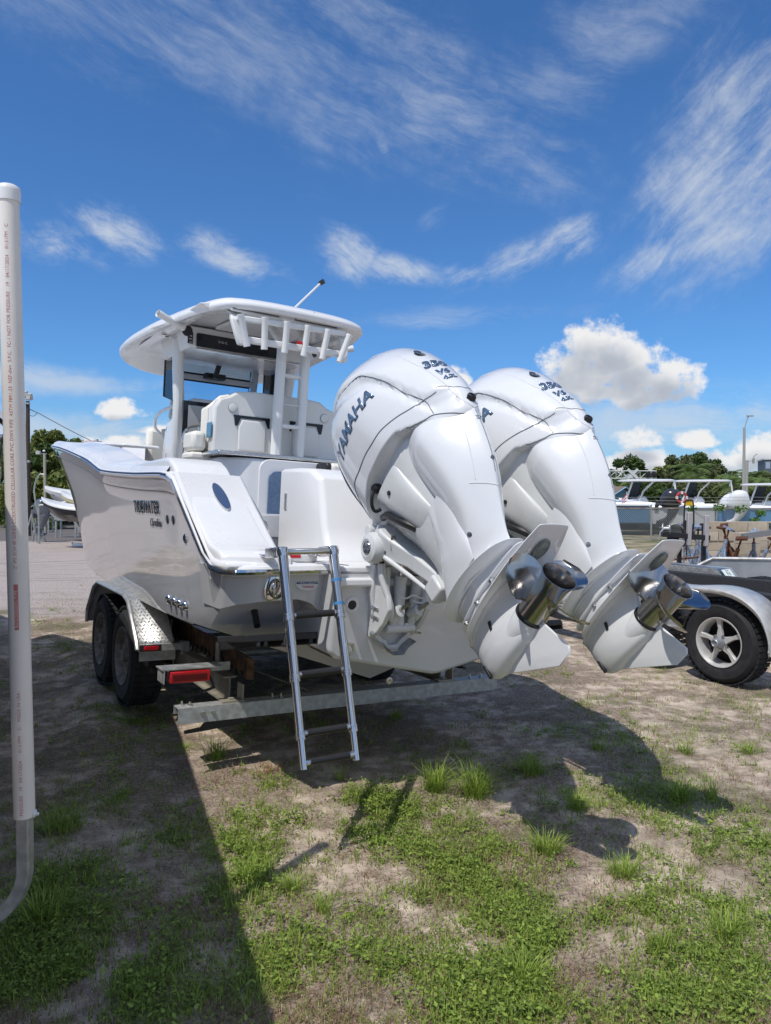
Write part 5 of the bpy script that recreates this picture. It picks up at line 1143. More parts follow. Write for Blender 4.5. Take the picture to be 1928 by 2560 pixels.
part('winch_drum', galv, ws, lambda b: (b.lathe([(.02, -.05), (.075, -.05), (.075, -.04), (.03, -.04), (.03, .04), (.075, .04), (.075, .05), (.02, .05)], rel(1667, 1322), (1, -.5, 0), 20), b.tube(spline([rel(1667, 1316), rel(1690, 1310), rel(1706, 1318), rel(1712, 1328)], 5), .008, 6)))
part('winch_handle', galv, ws, lambda b: b.tube([rel(1660, 1322, 9.9), rel(1652, 1330, 9.88), rel(1648, 1350, 9.88)], .01, 6))
part('amber_light', mat('amber_lens', (.9, .16, .01), .2), ws, lambda b: b.box(rel(1668, 1401, 9.95), (.045, .02, .055)), bevel=.005)
part('strap', black, ws, lambda b: b.bar(rel(1718, 1364), rel(1716, 1402), .03, .004))
part('upright_frame', black, ws, lambda b: [b.bar(Vector((x, .1, 0.02)), Vector((x, .1, 1.0)), .05, .05) for x in (-.18, .15)])
# jack stands: tripods of blue and rusty tube
bluep = mat('faded_blue_paint', (.16, .30, .45), .6, nz=(30, .3, 6, (.20, .10, .06))); rust = mat('rusty_steel', (.13, .055, .03), .8, .3, nz=(30, .5))
rs_ = random.Random(11)
js = [(1735, 11.3, 0), (1762, 11.0, 1), (1782, 11.9, 0), (1800, 11.3, 2), (1822, 12.0, 0), (1845, 11.5, 1), (1868, 11.9, 2), (1750, 12.4, 0), (1835, 12.6, 2), (1885, 12.4, 0), (1528, 13.2, 0), (1538, 13.0, 0)]
lab = ['blue jack stand at the left end of the heap', 'blue jack stand with rusty top, second from the left of the heap', 'blue jack stand leaning in the middle of the heap', 'jack stand beside the tall rusty one in the heap', 'tall jack stand near the middle of the heap by the wall', 'jack stand with rusty legs right of the heap centre', 'tall brown jack stand near the right end of the heap', 'blue jack stand at the back left of the heap', 'rusty jack stand at the back of the heap', 'blue jack stand at the right end of the heap', 'blue jack stand showing beside the farther motor, left one', 'blue jack stand showing beside the farther motor, right one']
for i, (x, Y, k) in enumerate(js):
    p = px(x, 1240, Y); o = empty('jack_stand', lab[i], 'jack stand', loc=(p.x, Y, 0), rot=(R(rs_.uniform(-22, 22)), R(rs_.uniform(-24, 24)), rs_.uniform(0, 6)), group='steel jack stands piled by the wall')
    h = rs_.uniform(.95, 1.12); m1 = bluep if k != 2 else rust; m2 = rust if k else bluep
    for j in range(3):
        a = j * 2.094; part('leg', m1 if j else m2, o, lambda b: b.tube([(.03 * math.cos(a), .03 * math.sin(a), h * .8), (.30 * math.cos(a), .30 * math.sin(a), .0)], .018, 7))
        a2 = a + 2.094; part('brace', m1, o, lambda b: b.tube([(.20 * math.cos(a), .20 * math.sin(a), h * .27), (.20 * math.cos(a2), .20 * math.sin(a2), h * .27)], .010, 6))
    part('sleeve', m1, o, lambda b: b.tube([(0, 0, h * .45), (0, 0, h * .95)], .03, 10)); part('screw', rust, o, lambda b: b.tube([(0, 0, h * .8), (0, 0, h * 1.12)], .014, 8))
    part('pad', m2, o, lambda b: b.box((0, 0, h * 1.13), (.12, .16, .03), Matrix.Rotation(R(20), 3, 'X')))
ob = mat('orange_metal', (.45, .17, .05), .7, nz=(14, .3))
sc_ = empty('scrap_frame', 'orange steel frame lying behind the black winch post', 'frame', loc=(px(1695, 1240, 11).x, 11, 0))
part('panel', ob, sc_, lambda b: b.loft([[(x, d, z) for x, z in ((-.12, .1), (.55, .1), (.45, .42), (.2, .45), (.05, .62), (-.12, .5))] for d in (0, .03)])); part('bar', rust, sc_, lambda b: b.tube([(-.1, .1, .66), (.5, .05, .72)], .015, 6)); part('ring', rust, sc_, lambda b: b.tube([(.25 + .07 * math.cos(t), -.04, .28 + .07 * math.sin(t)) for t in [i * .5 for i in range(12)]], .012, 6))
part('leaning_channel', mat('bare_channel', (.30, .30, .30), .5, .5), sc_, lambda b: b.bar((1.3, .7, .98), (3.6, 1.3, 1.22), .05, .09))
tag(sc_, None)
# concrete block wall, blocks one by one
bw = empty('block_wall', 'low wall of loosely stacked tan concrete blocks below the fence', 'wall', loc=(px(1742, 1240, 15).x, 15, 0))
blkm = [mat('concrete_block_a', (.43, .36, .27), .9, nz=(8, .1), bump=(90, .5, .004)), mat('concrete_block_b', (.48, .41, .32), .9, nz=(8, .12), bump=(90, .5, .004)), mat('concrete_block_c', (.37, .32, .25), .9, nz=(6, .15), bump=(90, .5, .004))]
bme = {}
def block_obj(x, y, z, rz, hollow, k):
    key = (hollow, k)
    if key not in bme:
        b = MB()
        if hollow:
            for bb in (((0, 0, .085), (.39, .19, .02)), ((0, 0, -.085), (.39, .19, .02)), ((-.185, 0, 0), (.02, .19, .16)), ((.185, 0, 0), (.02, .19, .16)), ((0, 0, 0), (.025, .19, .16))): b.box(*bb)
        else: b.box((0, 0, 0), (.39, .19, .19))
        o = b.build('block', blkm[k], bw, smooth=0, bevel=0 if hollow else .006); bme[key] = o
    else:
        o = bme[key].copy(); link(o, bw)
    o.location = (x, y, z); o.rotation_euler = (0, 0, rz)
for r in range(6):
    for c in range(14):
        if r == 5 and (c < 0 or c > 4): continue
        x = .2 + c * .40 + (.2 if r % 2 else 0); z = .03 + r * .195
        hol = (r, c) in ((5, 3), (5, 4), (4, 4), (3, 9))
        if r == 4 and c > 9: continue
        block_obj(x, rs_.uniform(-.015, .015) - (.6 if c > 7 and r < 4 else 0), z, R(rs_.uniform(-2, 2)), hol, rs_.randrange(3))
for i, (dx, n) in enumerate(((-.05, 5), (.75, 3))):
    for r in range(n): block_obj(dx + .1, -2.0 - .3 * i, .10 + .195 * r, R(8), False, r % 3)
# chain-link fence
fe = empty('chain_link_fence', 'galvanised chain-link fence with barbed strands in front of the stored boats', 'fence', loc=(0, 27, 0))
fg = mat('fence_wire', (.40, .40, .39), .5, .6)
for i in range(9):
    part('post', fg, fe, lambda b: b.tube([(5 + i * 2.35, 0, 0), (5 + i * 2.35, 0, 1.62 if i % 3 == 1 else 1.3)], .033, 8))
part('top_rail', mat('fence_rail', (.36, .33, .30), .6, .5, nz=(2, .3, 4, (.25, .12, .06))), fe, lambda b: b.tube([(5, 0, 1.17), (24.5, 0, 1.17)], .022, 6))
for z in (1.3, 1.42, 1.55): part('barbed_strand', fg, fe, lambda b: b.tube([(5 + 19.5 * i / 30, 0, z + .03 * abs(math.sin(i * .63))) for i in range(31)], .006, 4, cap=False))
part('gate_brace', fg, fe, lambda b: b.bar((11.2, -.04, 1.1), (12.6, -.04, .1), .03, .03))
mesh = MB()
n_ = int(19.5 / .075)
for i in range(-17, n_):
    x0 = 5 + i * .075
    for s, xa, xb in ((1, x0, x0 + 1.15), (-1, x0 + 1.15, x0)):
        if min(xa, xb) < 4.9 or max(xa, xb) > 24.6: continue
        mesh.bar((xa, 0.008 * s, .03), (xb, .008 * s, 1.17), .006, .006)
o = mesh.build('wire_mesh', fg, fe, smooth=0); o['kind'] = 'stuff'
# boats stored beyond the fence
navy = mat('steel_blue_hull', (.07, .17, .28), .2, coat=.8); sky_b = mat('sky_blue_hull', (.10, .33, .62), .2, coat=.8); ltgrey = mat('light_grey_hull', (.55, .56, .56), .2, coat=.6)
dkmot = mat('dark_motor', (.03, .03, .035), .25, coat=.5)
grp = 'boats stored behind the chain-link fence'
make_boat('steel-blue hulled boat with a dark motor behind the fence', MW(11.1, 31., 68), L=7.6, H=1.0, keel=.25, hm=navy, cm=blackg, motor=dkmot, group=grp, hard=False, console=False)
make_boat('light grey open boat between the two blue hulls', MW(13.9, 31., 66), L=7.2, H=1.0, keel=.2, hm=ltgrey, stripe=sky_b, motor=gel, group=grp, hard=False, console=False)
make_boat('bright blue hulled boat, right of the light grey one', MW(17.3, 31., 68), L=7.2, H=.85, keel=.25, hm=sky_b, motor=gel, hard=False, group=grp, console=False)
make_boat('white boat whose hardtop stands behind the steel-blue hull', MW(15.2, 34.6, 68), L=7.2, H=.95, keel=.1, hm=gelside, motor=gel, group=grp, hard='dark')
make_boat('white boat whose hardtop stands above the light grey hull', MW(18.3, 35.5, 66), L=7.2, H=.95, keel=.1, hm=gelside, stripe=sky_b, group=grp, hard='dark')
make_boat('white boat with a low hardtop at the right edge beyond the fence', MW(20.6, 34, 60), L=6.5, H=.75, keel=.1, hm=gelside, motor=gel, group=grp, hard='dark')
fl = empty('small_flag', 'small striped flag at the stern of the steel-blue boat', 'flag', loc=(9.95, 30.6, 1.25))
part('flag_staff', powder, fl, lambda b: b.tube([(0, 0, 0), (.03, 0, .55)], .01, 5))
for i in range(5): part('stripe', mat('flag_red', (.5, .03, .04), .7) if i % 2 == 0 else gel, fl, lambda b: b.loft([[(-.02 - .07 * k + .03, .0 + .02 * math.sin(k * 2), .45 - .08 * k - .06 * i + dz) for k in range(4)] for dz in (0, -.055)], caps=False, closed=False))
# life ring and yellow sign plates among them
ri = empty('life_ring', 'red and white life ring on the grey boat behind the fence', 'life ring', loc=px(1704, 1244, 30.3))
part('ring', mat('ring_red', (.5, .05, .05), .6), ri, lambda b: b.tube([(.2 * math.cos(t), 0, .2 * math.sin(t)) for t in [i * .3927 for i in range(16)]], .05, 8, closed=True))
part('ring_band', gel, ri, lambda b: [b.box((.2 * math.cos(t), -.01, .2 * math.sin(t)), (.08, .1, .11)) for t in (0, 1.57, 3.14, 4.71)])
# small house with blue gable
ho = empty('house', 'small house with pale blue gable and brown roof behind the boats', 'house', mat=MW(px(1560, 1240, 58).x, 58, 22))
wallb = mat('dusty_blue_wall', (.12, .22, .29), .8); trimb = mat('pale_blue_trim', (.30, .55, .80), .6); roofm = mat('brown_shingles', (.20, .155, .12), .9, nz=(6, .15))
part('wall', wallb, ho, lambda b: b.loft([[(x, y, z) for x, z in ((-1.3, 0), (1.1, 0), (1.1, 1.6), (-.1, 2.2), (-1.3, 1.6))] for y in (0, 4)]))
part('roof', roofm, ho, lambda b: (b.loft([[(x, y, z) for x, z in ((-1.6, 1.5), (-.1, 2.28), (1.4, 1.5), (1.4, 1.58), (-.1, 2.38), (-1.6, 1.58))] for y in (-.3, 4.2)]), b.loft([[(-.9, 1.2, 1.7), (2.6, 1.2, 1.1), (2.6, 4.5, 1.1), (-.9, 4.5, 1.7)], [(.6, 2.6, 2.75), (.8, 2.6, 2.75), (.8, 3.2, 2.75), (.6, 3.2, 2.75)]])))
part('fascia', trimb, ho, lambda b: (b.bar((-1.62, -.32, 1.52), (-.1, -.32, 2.32), .03, .16, (0, -1, 0)), b.bar((1.42, -.32, 1.52), (-.1, -.32, 2.32), .03, .16, (0, -1, 0)), b.box((1.05, -.02, .8), (.2, .04, 1.6))))
# rail-crossing signal bridge
gt = empty('crossing_gantry', 'white railway crossing signal bridge with crossbuck and two lights', 'gantry', loc=(0, 100, 0))
wm = mat('white_steel', (.62, .63, .62), .5)
gx = lambda x: (x - 964) / 1850 * 100
part('truss', wm, gt, lambda b: ([b.tube([(gx(1440), 0, z), (gx(1641), 0, z)], .07, 5) for z in (4.0, 5.0)], [b.tube([(gx(1440 + 20 * i), 0, 4.0), (gx(1460 + 20 * i), 0, 5.0)], .035, 4) for i in range(10)], [b.tube([(gx(1460 + 20 * i), 0, 4.0), (gx(1460 + 20 * i), 0, 5.0)], .035, 4) for i in range(10)]))
part('mast', wm, gt, lambda b: b.tube([(gx(1445), 0, 0), (gx(1445), 0, 5.2)], .15, 8))
part('crossbuck', wm, gt, lambda b: (b.bar((gx(1568), -.1, 3.95), (gx(1594), -.1, 5.25), .36, .04, (0, 1, 0)), b.bar((gx(1594), -.15, 3.95), (gx(1568), -.15, 5.25), .36, .04, (0, 1, 0))))
for x in (1619, 1634): part('signal_light', black, gt, lambda b: b.lathe([(.4, 0), (.4, .04), (.12, .05), (.12, .2), (0, .2)], (gx(x), -.1, 4.5), (0, -1, 0), 16))
# light poles, low signal, far building
lp = empty('light_pole', 'tall slim street light pole standing above the palms on the right', 'light pole', loc=(px(1859, 1240, 80).x, 80, 0))
cp = mat('weathered_concrete_pole', (.36, .35, .33), .8)
part('pole', cp, lp, lambda b: b.tube([(0, 0, 0), (.0, 0, 9.0)], [.20, .13], 8)); part('arm', cp, lp, lambda b: b.tube([(0, 0, 8.8), (.25, 0, 9.8), (.45, 0, 10.2)], .05, 6)); part('lamp_head', cp, lp, lambda b: b.box((.6, 0, 10.25), (.7, .25, .12)))
lp2 = empty('light_pole', 'short pole with a curved lamp arm, right of the tall light pole', 'light pole', loc=(px(1866, 1240, 70).x, 70, 0))
part('pole', cp, lp2, lambda b: b.tube([(0, 0, 0), (.0, 0, 5.0)], .16, 8)); part('arm', cp, lp2, lambda b: b.tube(spline([(0, 0, 4.8), (.5, 0, 5.0), (.7, 0, 5.4), (1.0, 0, 5.6)], 4), .04, 6)); part('lamp_head', cp, lp2, lambda b: b.box((.65, 0, 4.95), (.15, .2, .5)))
bd = empty('apartment_building', 'dark modern apartment block rising behind the palms at the right edge', 'building', mat=MW(px(1936, 1240, 150).x, 150, -18))
part('wall', mat('slate_wall', (.10, .12, .15), .7), bd, lambda b: b.box((0, 0, 4.4), (5, 8, 8.8)))
part('wing', mat('brick_wing', (.20, .10, .08), .8), bd, lambda b: b.box((1.2, -4.3, 4.0), (2.4, 1.0, 8.0)))
for r in range(4):
    for c in range(2): part('window', mat('far_window', (.30, .38, .50), .1, coat=.5), bd, lambda b: b.box((-1.9 + c * 1.3, -4.03, 1.4 + r * 2.1), (.8, .06, 1.3)))
part('parapet', wm, bd, lambda b: b.box((0, 0, 8.95), (5.3, 8.3, .25)))

# ------------------------------------------------------------------ foliage
def leafmat(name, a, b_, trans=.25):
    m = bpy.data.materials.new(name); m.use_nodes = True; t = m.node_tree; p = t.nodes['Principled BSDF']
    g = t.nodes.new('ShaderNodeNewGeometry'); r = N(t, g.outputs['Random Per Island'])
    c = mixc(t, r, a, b_); t.links.new(c.s, p.inputs['Base Color']); p.inputs['Roughness'].default_value = .55; p.inputs['Specular IOR Level'].default_value = .35
    tl = t.nodes.new('ShaderNodeBsdfTranslucent'); t.links.new(c.s, tl.inputs[0]); mx = t.nodes.new('ShaderNodeMixShader'); mx.inputs[0].default_value = trans
    t.links.new(p.outputs[0], mx.inputs[1]); t.links.new(tl.outputs[0], mx.inputs[2]); o = t.nodes['Material Output']; t.links.new(mx.outputs[0], o.inputs[0]); return m
def np_mesh(name, V, nv, m, parent=None, tris=None):
    """V: (k, nv, 3) array of k polygons with nv corners"""
    k = V.shape[0]; me = bpy.data.meshes.new(name); me.vertices.add(k * nv); me.vertices.foreach_set('co', V.reshape(-1).astype(np.float32))
    me.loops.add(k * nv); me.loops.foreach_set('vertex_index', np.arange(k * nv, dtype=np.int32)); me.polygons.add(k)
    me.polygons.foreach_set('loop_start', (np.arange(k) * nv).astype(np.int32)); me.update(calc_edges=True); me.materials.append(m)
    o = bpy.data.objects.new(name, me); link(o, parent); return o
rng = np.random.default_rng(5)
def leaf_cloud(centers, radii, n, size, seed, flat=.8):
    g = np.random.default_rng(seed); C = np.array(centers); Rr = np.array(radii); k = g.integers(0, len(C), n)
    d = g.normal(size=(n, 3)); d /= np.linalg.norm(d, axis=1)[:, None]; r = g.random(n) ** .45
    P = C[k] + d * (Rr[k] * r)[:, None] * np.array([1, 1, flat])
    nn = d * .6 + g.normal(size=(n, 3)) * .6; nn /= np.linalg.norm(nn, axis=1)[:, None]
    u = np.cross(nn, g.normal(size=(n, 3))); u /= np.linalg.norm(u, axis=1)[:, None]; v = np.cross(nn, u); s = size * g.uniform(.6, 1.4, n)[:, None]
    return np.stack([P - u * s, P - v * s * .5, P + u * s, P + v * s * .5], axis=1)
bark = mat('bark', (.13, .10, .075), .9, nz=(10, .3))
LG = [leafmat('oak_leaves', (.035, .07, .015), (.12, .18, .045)), leafmat('ficus_leaves', (.06, .10, .02), (.27, .30, .07)), leafmat('olive_leaves', (.06, .08, .025), (.17, .19, .08))]
def tree(label, x, Y, h, w, kind, seed, name='broadleaf_tree', group=None, n=9000, base=.15, leaf=.14):
    g = random.Random(seed); o = empty(name, label, 'tree', loc=(x, Y, 0), group=group)
    cs, rr = [], []
    for i in range(26):
        a, t = g.uniform(0, 6.28), g.random() ** .7; z = h * (base + (.92 - base) * g.random())
        k = w * .5 * math.sin(math.pi * min(.97, max(.08, (z / h - base * .6) / (1.05 - base * .6)))) ** .6
        cs.append((math.cos(a) * k * t, math.sin(a) * k * t * .7, z)); rr.append(w * g.uniform(.09, .19))
    def tk(b):
        b.tube([(0, 0, 0), (.05 * h * .1, 0, h * .3), (0, .05, h * .6)], [.045 * h, .03 * h, .015 * h], 8)
        for c in cs[:10]: b.tube([(0, 0, h * .25), tuple(Vector(c) * .6 + Vector((0, 0, h * .12))), c], [.018 * h, .010 * h, .004 * h], 5)
    part('trunk', bark, o, tk); np_mesh('crown', leaf_cloud(cs, rr, n, leaf, seed), 4, LG[kind], o); return o
pgreen = leafmat('palm_leaflets', (.06, .11, .03), (.22, .30, .09))
def palm(label, x, Y, h, seed, spread=1.7, nf=16, tr_=True):
    g = random.Random(seed); o = empty('palm_tree', label, 'palm tree', loc=(x, Y, 0))
    part('trunk', bark, o, lambda b: b.tube([(0, 0, 0), (.05, 0, h * .5), (0, 0, h)], [.16, .12, .11], 8))
    q = []
    for i in range(nf):
        a = g.uniform(0, 6.28); up = g.uniform(.1, 1.3); L = spread * g.uniform(.8, 1.15); dirh = Vector((math.cos(a), math.sin(a), 0)); pts = []
        for k in range(15):
            t = k / 14; pts.append(Vector((0, 0, h)) + dirh * L * t * math.cos(up * .6) + Vector((0, 0, L * (t * math.sin(up) - .75 * t * t))))
        for k in range(1, 14):
            d = (pts[k + 1] - pts[k - 1]).normalized(); side = d.cross(Vector((0, 0, 1))).normalized()
            for s in (-1, 1):
                for e in (0, .5):
                    p = pts[k].lerp(pts[k + 1], e); l = spread * .30 * math.sin(math.pi * min(1, (k + e) / 14 * .9 + .12)); tip = p + (side * s + d * .6).normalized() * l - Vector((0, 0, l * .35)); w = d * .05
                    q.append([tuple(p - w), tuple(p + w), tuple(tip)])
    np_mesh('fronds', np.array(q), 3, pgreen, o); return o
gb = 'trees and shrubs beyond the fence'
for i, (x, Y, top, w, kd, lb) in enumerate(((1585, 55, 1140, 3.2, 0, 'round dark tree left of the middle of the right-hand trees'), (1640, 56, 1152, 3.0, 1, 'lower green tree between the two tall right-hand trees'), (1690, 54, 1140, 3.4, 2, 'greyish tree left of the palms beyond the fence'), (1745, 58, 1132, 4.2, 0, 'tallest dark tree behind the large palm'),
                                     (1790, 56, 1165, 3.2, 2, 'olive tree right of the tallest dark tree'), (1822, 62, 1172, 2.6, 0, 'small round tree left of the tall light pole'), (1905, 50, 1185, 3.4, 2, 'scrubby bush at the far right below the building'), (1850, 50, 1200, 3.6, 1, 'shrub below the tall light pole'), (1530, 52, 1190, 3., 0, 'dark shrub left of the small house'), (1620, 48, 1205, 3., 0, 'dark hedge behind the steel-blue boat'), (1740, 46, 1205, 4., 2, 'low scrub behind the light grey boat'), (1470, 60, 1170, 5., 0, 'tree hidden behind the farther motor'), (1400, 60, 1165, 6., 1, 'tree behind the gap between the motors'), (1100, 70, 1175, 9., 0, 'wide tree hidden behind the nearer motor'))):
    tree(lb, px(x, 0, Y * 2.2).x, Y * 2.2, (1240 - top) / 1850 * Y * 2.2 + EYE, w * 2.2, kd, 40 + i, group=gb, n=7500, leaf=.30)
palm('large palm in front of the tallest dark tree', px(1725, 0, 107.5).x, 107.5, 5.10, 3, 4.08, 22)
palm('ragged palm standing right of the tallest tree', px(1775, 0, 103.2).x, 103.2, 3.60, 4, 3.65)
palm('palm left of the tall light pole', px(1835, 0, 94.6).x, 94.6, 3.17, 5, 3.44)
palm('palm with upright fronds right of the tall light pole', px(1886, 0, 98.9).x, 98.9, 4.03, 6, 3.65)
palm('palm at the right edge below the apartment block', px(1920, 0, 92.45).x, 92.45, 3.17, 7, 3.22)
palm('small palm beside the rail signal bridge', px(1572, 0, 107.5).x, 107.5, 3.81, 8, 2.37)
vm = leafmat('vine_leaves', (.05, .12, .02), (.16, .28, .05))
vn = empty('vine', 'leafy vine climbing the chain-link fence near the block wall', 'plant', loc=(px(1895, 0, 26.8).x, 26.8, 0))
part('stem', bark, vn, lambda b: b.tube([(0, 0, 0), (.1, 0, .5), (-.1, 0, 1.1)], .015, 5))
np_mesh('leaves', leaf_cloud([(0, 0, .2), (.15, 0, .45), (-.1, 0, .75), (.1, 0, 1.0), (-.6, 0, 1.15), (-1.4, 0, 1.18), (-2.4, 0, 1.17), (1.1, 0, 1.15)], [.35, .3, .22, .2, .25, .25, .2, .25], 900, .05, 3, .7), 4, vm, vn)

# ================================================================== left background
bkd = 'green trees behind the parking area on the left'
for i, (x, Y, top, w, kd, lb) in enumerate(((105, 42, 1068, 3.6, 1, 'tall sunlit tree behind the utility pole'), (140, 44, 1076, 3.2, 1, 'second tall tree, right of the utility pole'), (85, 40, 1100, 3.0, 0, 'dark tree at the foot of the utility pole'), (185, 46, 1092, 4.2, 1, 'rounded tree above the bow of the white boat'), (215, 44, 1110, 5., 0, 'dark tree hidden behind the bow'), (60, 38, 1130, 4., 1, 'bushy tree at the left edge behind the pipe'), (130, 36, 1185, 4.5, 1, 'yellow-green bush below the tall trees'), (10, 42, 1160, 7., 0, 'tree behind the neighbouring boat'), (300, 50, 1130, 6., 0, 'tree hidden behind the big white boat'), (480, 55, 1160, 9., 1, 'broad tree hidden behind the console'))):
    tree(lb, px(x, 0, Y).x, Y, (1240 - top) / 1850 * Y + EYE, w, kd, 70 + i, group=bkd, n=9000, base=.02, leaf=.12)
up = empty('utility_pole', 'brown wooden utility pole carrying floodlights and a cable', 'utility pole', loc=(px(71, 0, 30).x, 30, 0))
part('pole', mat('creosote_wood', (.07, .05, .04), .9, nz=(12, .3)), up, lambda b: b.tube([(-.02, 0, 0), (.02, 0, 5.45)], [.11, .075], 10))
for dx, dz in ((-.08, 5.72), (.10, 5.62)): part('floodlight', mat('floodlight_grey', (.5, .5, .48), .5), up, lambda b: (b.box((dx, -.05, dz), (.24, .16, .26), Matrix.Rotation(R(20), 3, 'X')), b.box((dx, -.14, dz - .03), (.16, .02, .18))), bevel=.03)
part('insulator', galv, up, lambda b: (b.box((.0, -.1, 5.35), (.3, .06, .06)), b.lathe([(.06, 0), (.05, .1), (0, .12)], (.12, -.14, 3.0), (0, -1, 0), 10)))
part('cable', seam, up, lambda b: b.tube([Vector((.05, 0, 5.2)).lerp(Vector((9.5, 2, 3.0)), t) + Vector((0, 0, -1.1 * math.sin(math.pi * t))) if i else Vector((.05, 0, 5.15)) for i, t in enumerate([j / 24 for j in range(25)])], .016, 5))
part('service_drop', seam, up, lambda b: b.tube(spline([(.07, -.05, 4.9), (.25, 0, 4.85), (.42, 0, 5.0)], 5), .014, 5))
sp = empty('lamp_post', 'short pale post with a box floodlight in front of the trees', 'lamp post', loc=(px(113, 0, 33).x, 33, 0))
part('post', mat('pale_post', (.42, .38, .31), .8), sp, lambda b: b.tube([(0, 0, 0), (0, 0, 3.5)], .06, 8)); part('floodlight', mat('floodlight_grey', (), 0), sp, lambda b: b.box((-.28, 0, 3.55), (.18, .14, .15))); part('lamp_globe', gel, sp, lambda b: b.lathe([(0, -.07), (.07, 0), (0, .07)], (-.03, 0, 3.62), (0, 0, 1), 10))
part('cross_arm', galv, sp, lambda b: b.bar((-.28, 0, 3.5), (.1, 0, 3.5), .03, .03))
yel = mat('pale_yellow_hull', (.60, .52, .28), .25, coat=.6)
make_boat('white boat with its bow to the left, parked below the trees', Matrix.Translation((px(98, 0, 26).x + 6.0, 26, 0)) @ Matrix.Rotation(R(86), 4, 'Z'), L=6.0, B=2.2, H=.75, keel=.80, hard=False, console=False, name='parked_boat')
make_boat('pale yellow boat beside the white one, under the stem of the big boat', Matrix.Translation((px(146, 0, 24).x + 3.5, 24, 0)) @ Matrix.Rotation(R(84), 4, 'Z'), L=3.6, B=1.7, H=.42, keel=.95, hm=yel, hard=False, console=False, name='parked_boat')
make_boat('low dark-hulled boat on a trailer below the white one', Matrix.Translation((px(104, 0, 23).x + 3.3, 23, 0)) @ Matrix.Rotation(R(90), 4, 'Z'), L=3.3, B=1.5, H=.34, keel=.82, hm=blackg, hard=False, console=False, name='parked_boat')
mo = empty('loose_outboard', 'dark blue-grey outboard motor hanging on a stand beside the utility pole', 'outboard motor', loc=(px(86, 0, 26).x, 26, 0))
small_motor(mo, mat('slate_motor', (), 0), 0, 0, .98, .74, 5)
mo.rotation_euler = (0, 0, R(70))
part('stand', galv, mo, lambda b: [b.bar((x, y, 0), (x * .6, 0, 1.0), .04, .04) for x in (-.2, .2) for y in (-.3, .3)])
for i, (x, y, Y, lb) in enumerate(((160, 1315, 29, 'galvanised work stand under the stem of the big boat'), (96, 1318, 33, 'galvanised stand beside the dark motor'))):
    o = empty('trailer_stand', lb, 'stand', loc=(px(x, 0, Y).x, Y, 0))
    part('deck', galv, o, lambda b: (b.box((.15, 0, .68), (.85, .5, .05)), b.box((.15, -.24, .78), (.85, .04, .18))))
    for sx in (-.22, .54):
        for sy in (-.22, .22): part('leg', galv, o, lambda b: b.bar((sx, sy, 0), (sx, sy, .70), .06, .06))
    part('rail', galv, o, lambda b: (b.bar((-.3, 0, .75), (-.6, 0, 1.0), .06, .06), b.bar((-.6, 0, 1.0), (-.2, 0, 1.2), .04, .04)))
fr = empty('lift_frame', 'thin galvanised lifting frame left of the parked white boat', 'frame', loc=(px(97, 0, 25).x, 25, 0))
part('tube', galv, fr, lambda b: (b.tube(spline([(0, 0, .9), (-.15, 0, 1.8), (.0, 0, 2.3), (.2, 0, 2.35)], 5), .025, 6), b.tube([(0, 0, 1.3), (1.2, 0, 1.45)], .03, 6), b.tube([(0, 0, .0), (0, 0, 1.4)], .035, 6), b.tube([(.9, 0, 1.4), (1.4, 0, .4)], .05, 6)))
cb = empty('kerb_block', 'low pale kerb block by the stem of the big boat', 'kerb block', loc=((212 - 964) / 1850 * 23.6, 23.6, 0))
part('block', deckw, cb, lambda b: b.box((.12, 0, .06), (1.0, .2, .11)), bevel=.03); part('block_end', alum, cb, lambda b: b.lathe([(.05, 0), (.05, .02), (0, .03)], (-.39, 0, .10), (-1, 0, 0), 12))
# ================================================================== ground
def gp_(x, y): Y = EYE * 1850 / (y - 1240); return ((x - 964) / 1850 * Y, Y)
def nz2(x, y, s, k=0.): return noise.noise(Vector((x * s + k, y * s - k, k * 1.7)))
def relief(x, y):
    d = 1 / (1 + max(0, y - 9) * .5)
    h = .022 * nz2(x, y, .9, 3) + .014 * nz2(x, y, 2.6, 7) + .007 * nz2(x, y, 7., 1)
    # wheel-thrown ridge in the sand left of the boat trailer
    for (rx, ry, tx, ty) in ((-3.3, 7.9, -1.95, 5.0),):
        ax, ay = tx - rx, ty - ry; t = max(0, min(1, ((x - rx) * ax + (y - ry) * ay) / (ax * ax + ay * ay))); q = math.hypot(x - rx - ax * t, y - ry - ay * t)
        h += .035 * math.exp(-(q / .16) ** 2)
    return h * d
def grid(x0, x1, nx, y0, y1, ny, geo=False):
    xs = [x0 + (x1 - x0) * i / nx for i in range(nx + 1)]; ys = [y0 + (y1 - y0) * j / ny for j in range(ny + 1)]
    return xs, ys
def axis_pts(a, b, fine0, fine1, d):
    out = [fine0 + d * i for i in range(int((fine1 - fine0) / d) + 1)]
    s_, p = d, out[0]
    while p > a: s_ *= 1.35; p -= s_; out.insert(0, max(a, p))
    s_, p = d, out[-1]
    while p < b: s_ *= 1.35; p += s_; out.append(min(b, p))
    return out
GX, GY = axis_pts(-1500, 1500, -5.5, 5.5, .045), axis_pts(-60, 2500, 1.6, 9.4, .045)
VV = [(x, y, relief(x, y) if (-8 < x < 8 and -2 < y < 14) else 0.) for y in GY for x in GX]; nx = len(GX)
FF = [(j * nx + i, j * nx + i + 1, (j + 1) * nx + i + 1, (j + 1) * nx + i) for j in range(len(GY) - 1) for i in range(nx - 1)]
gmat = bpy.data.materials.new('sandy_ground'); gmat.use_nodes = True; t = gmat.node_tree; pb = t.nodes['Principled BSDF']; pb.inputs['Roughness'].default_value = .95; pb.inputs['Specular IOR Level'].default_value = .2
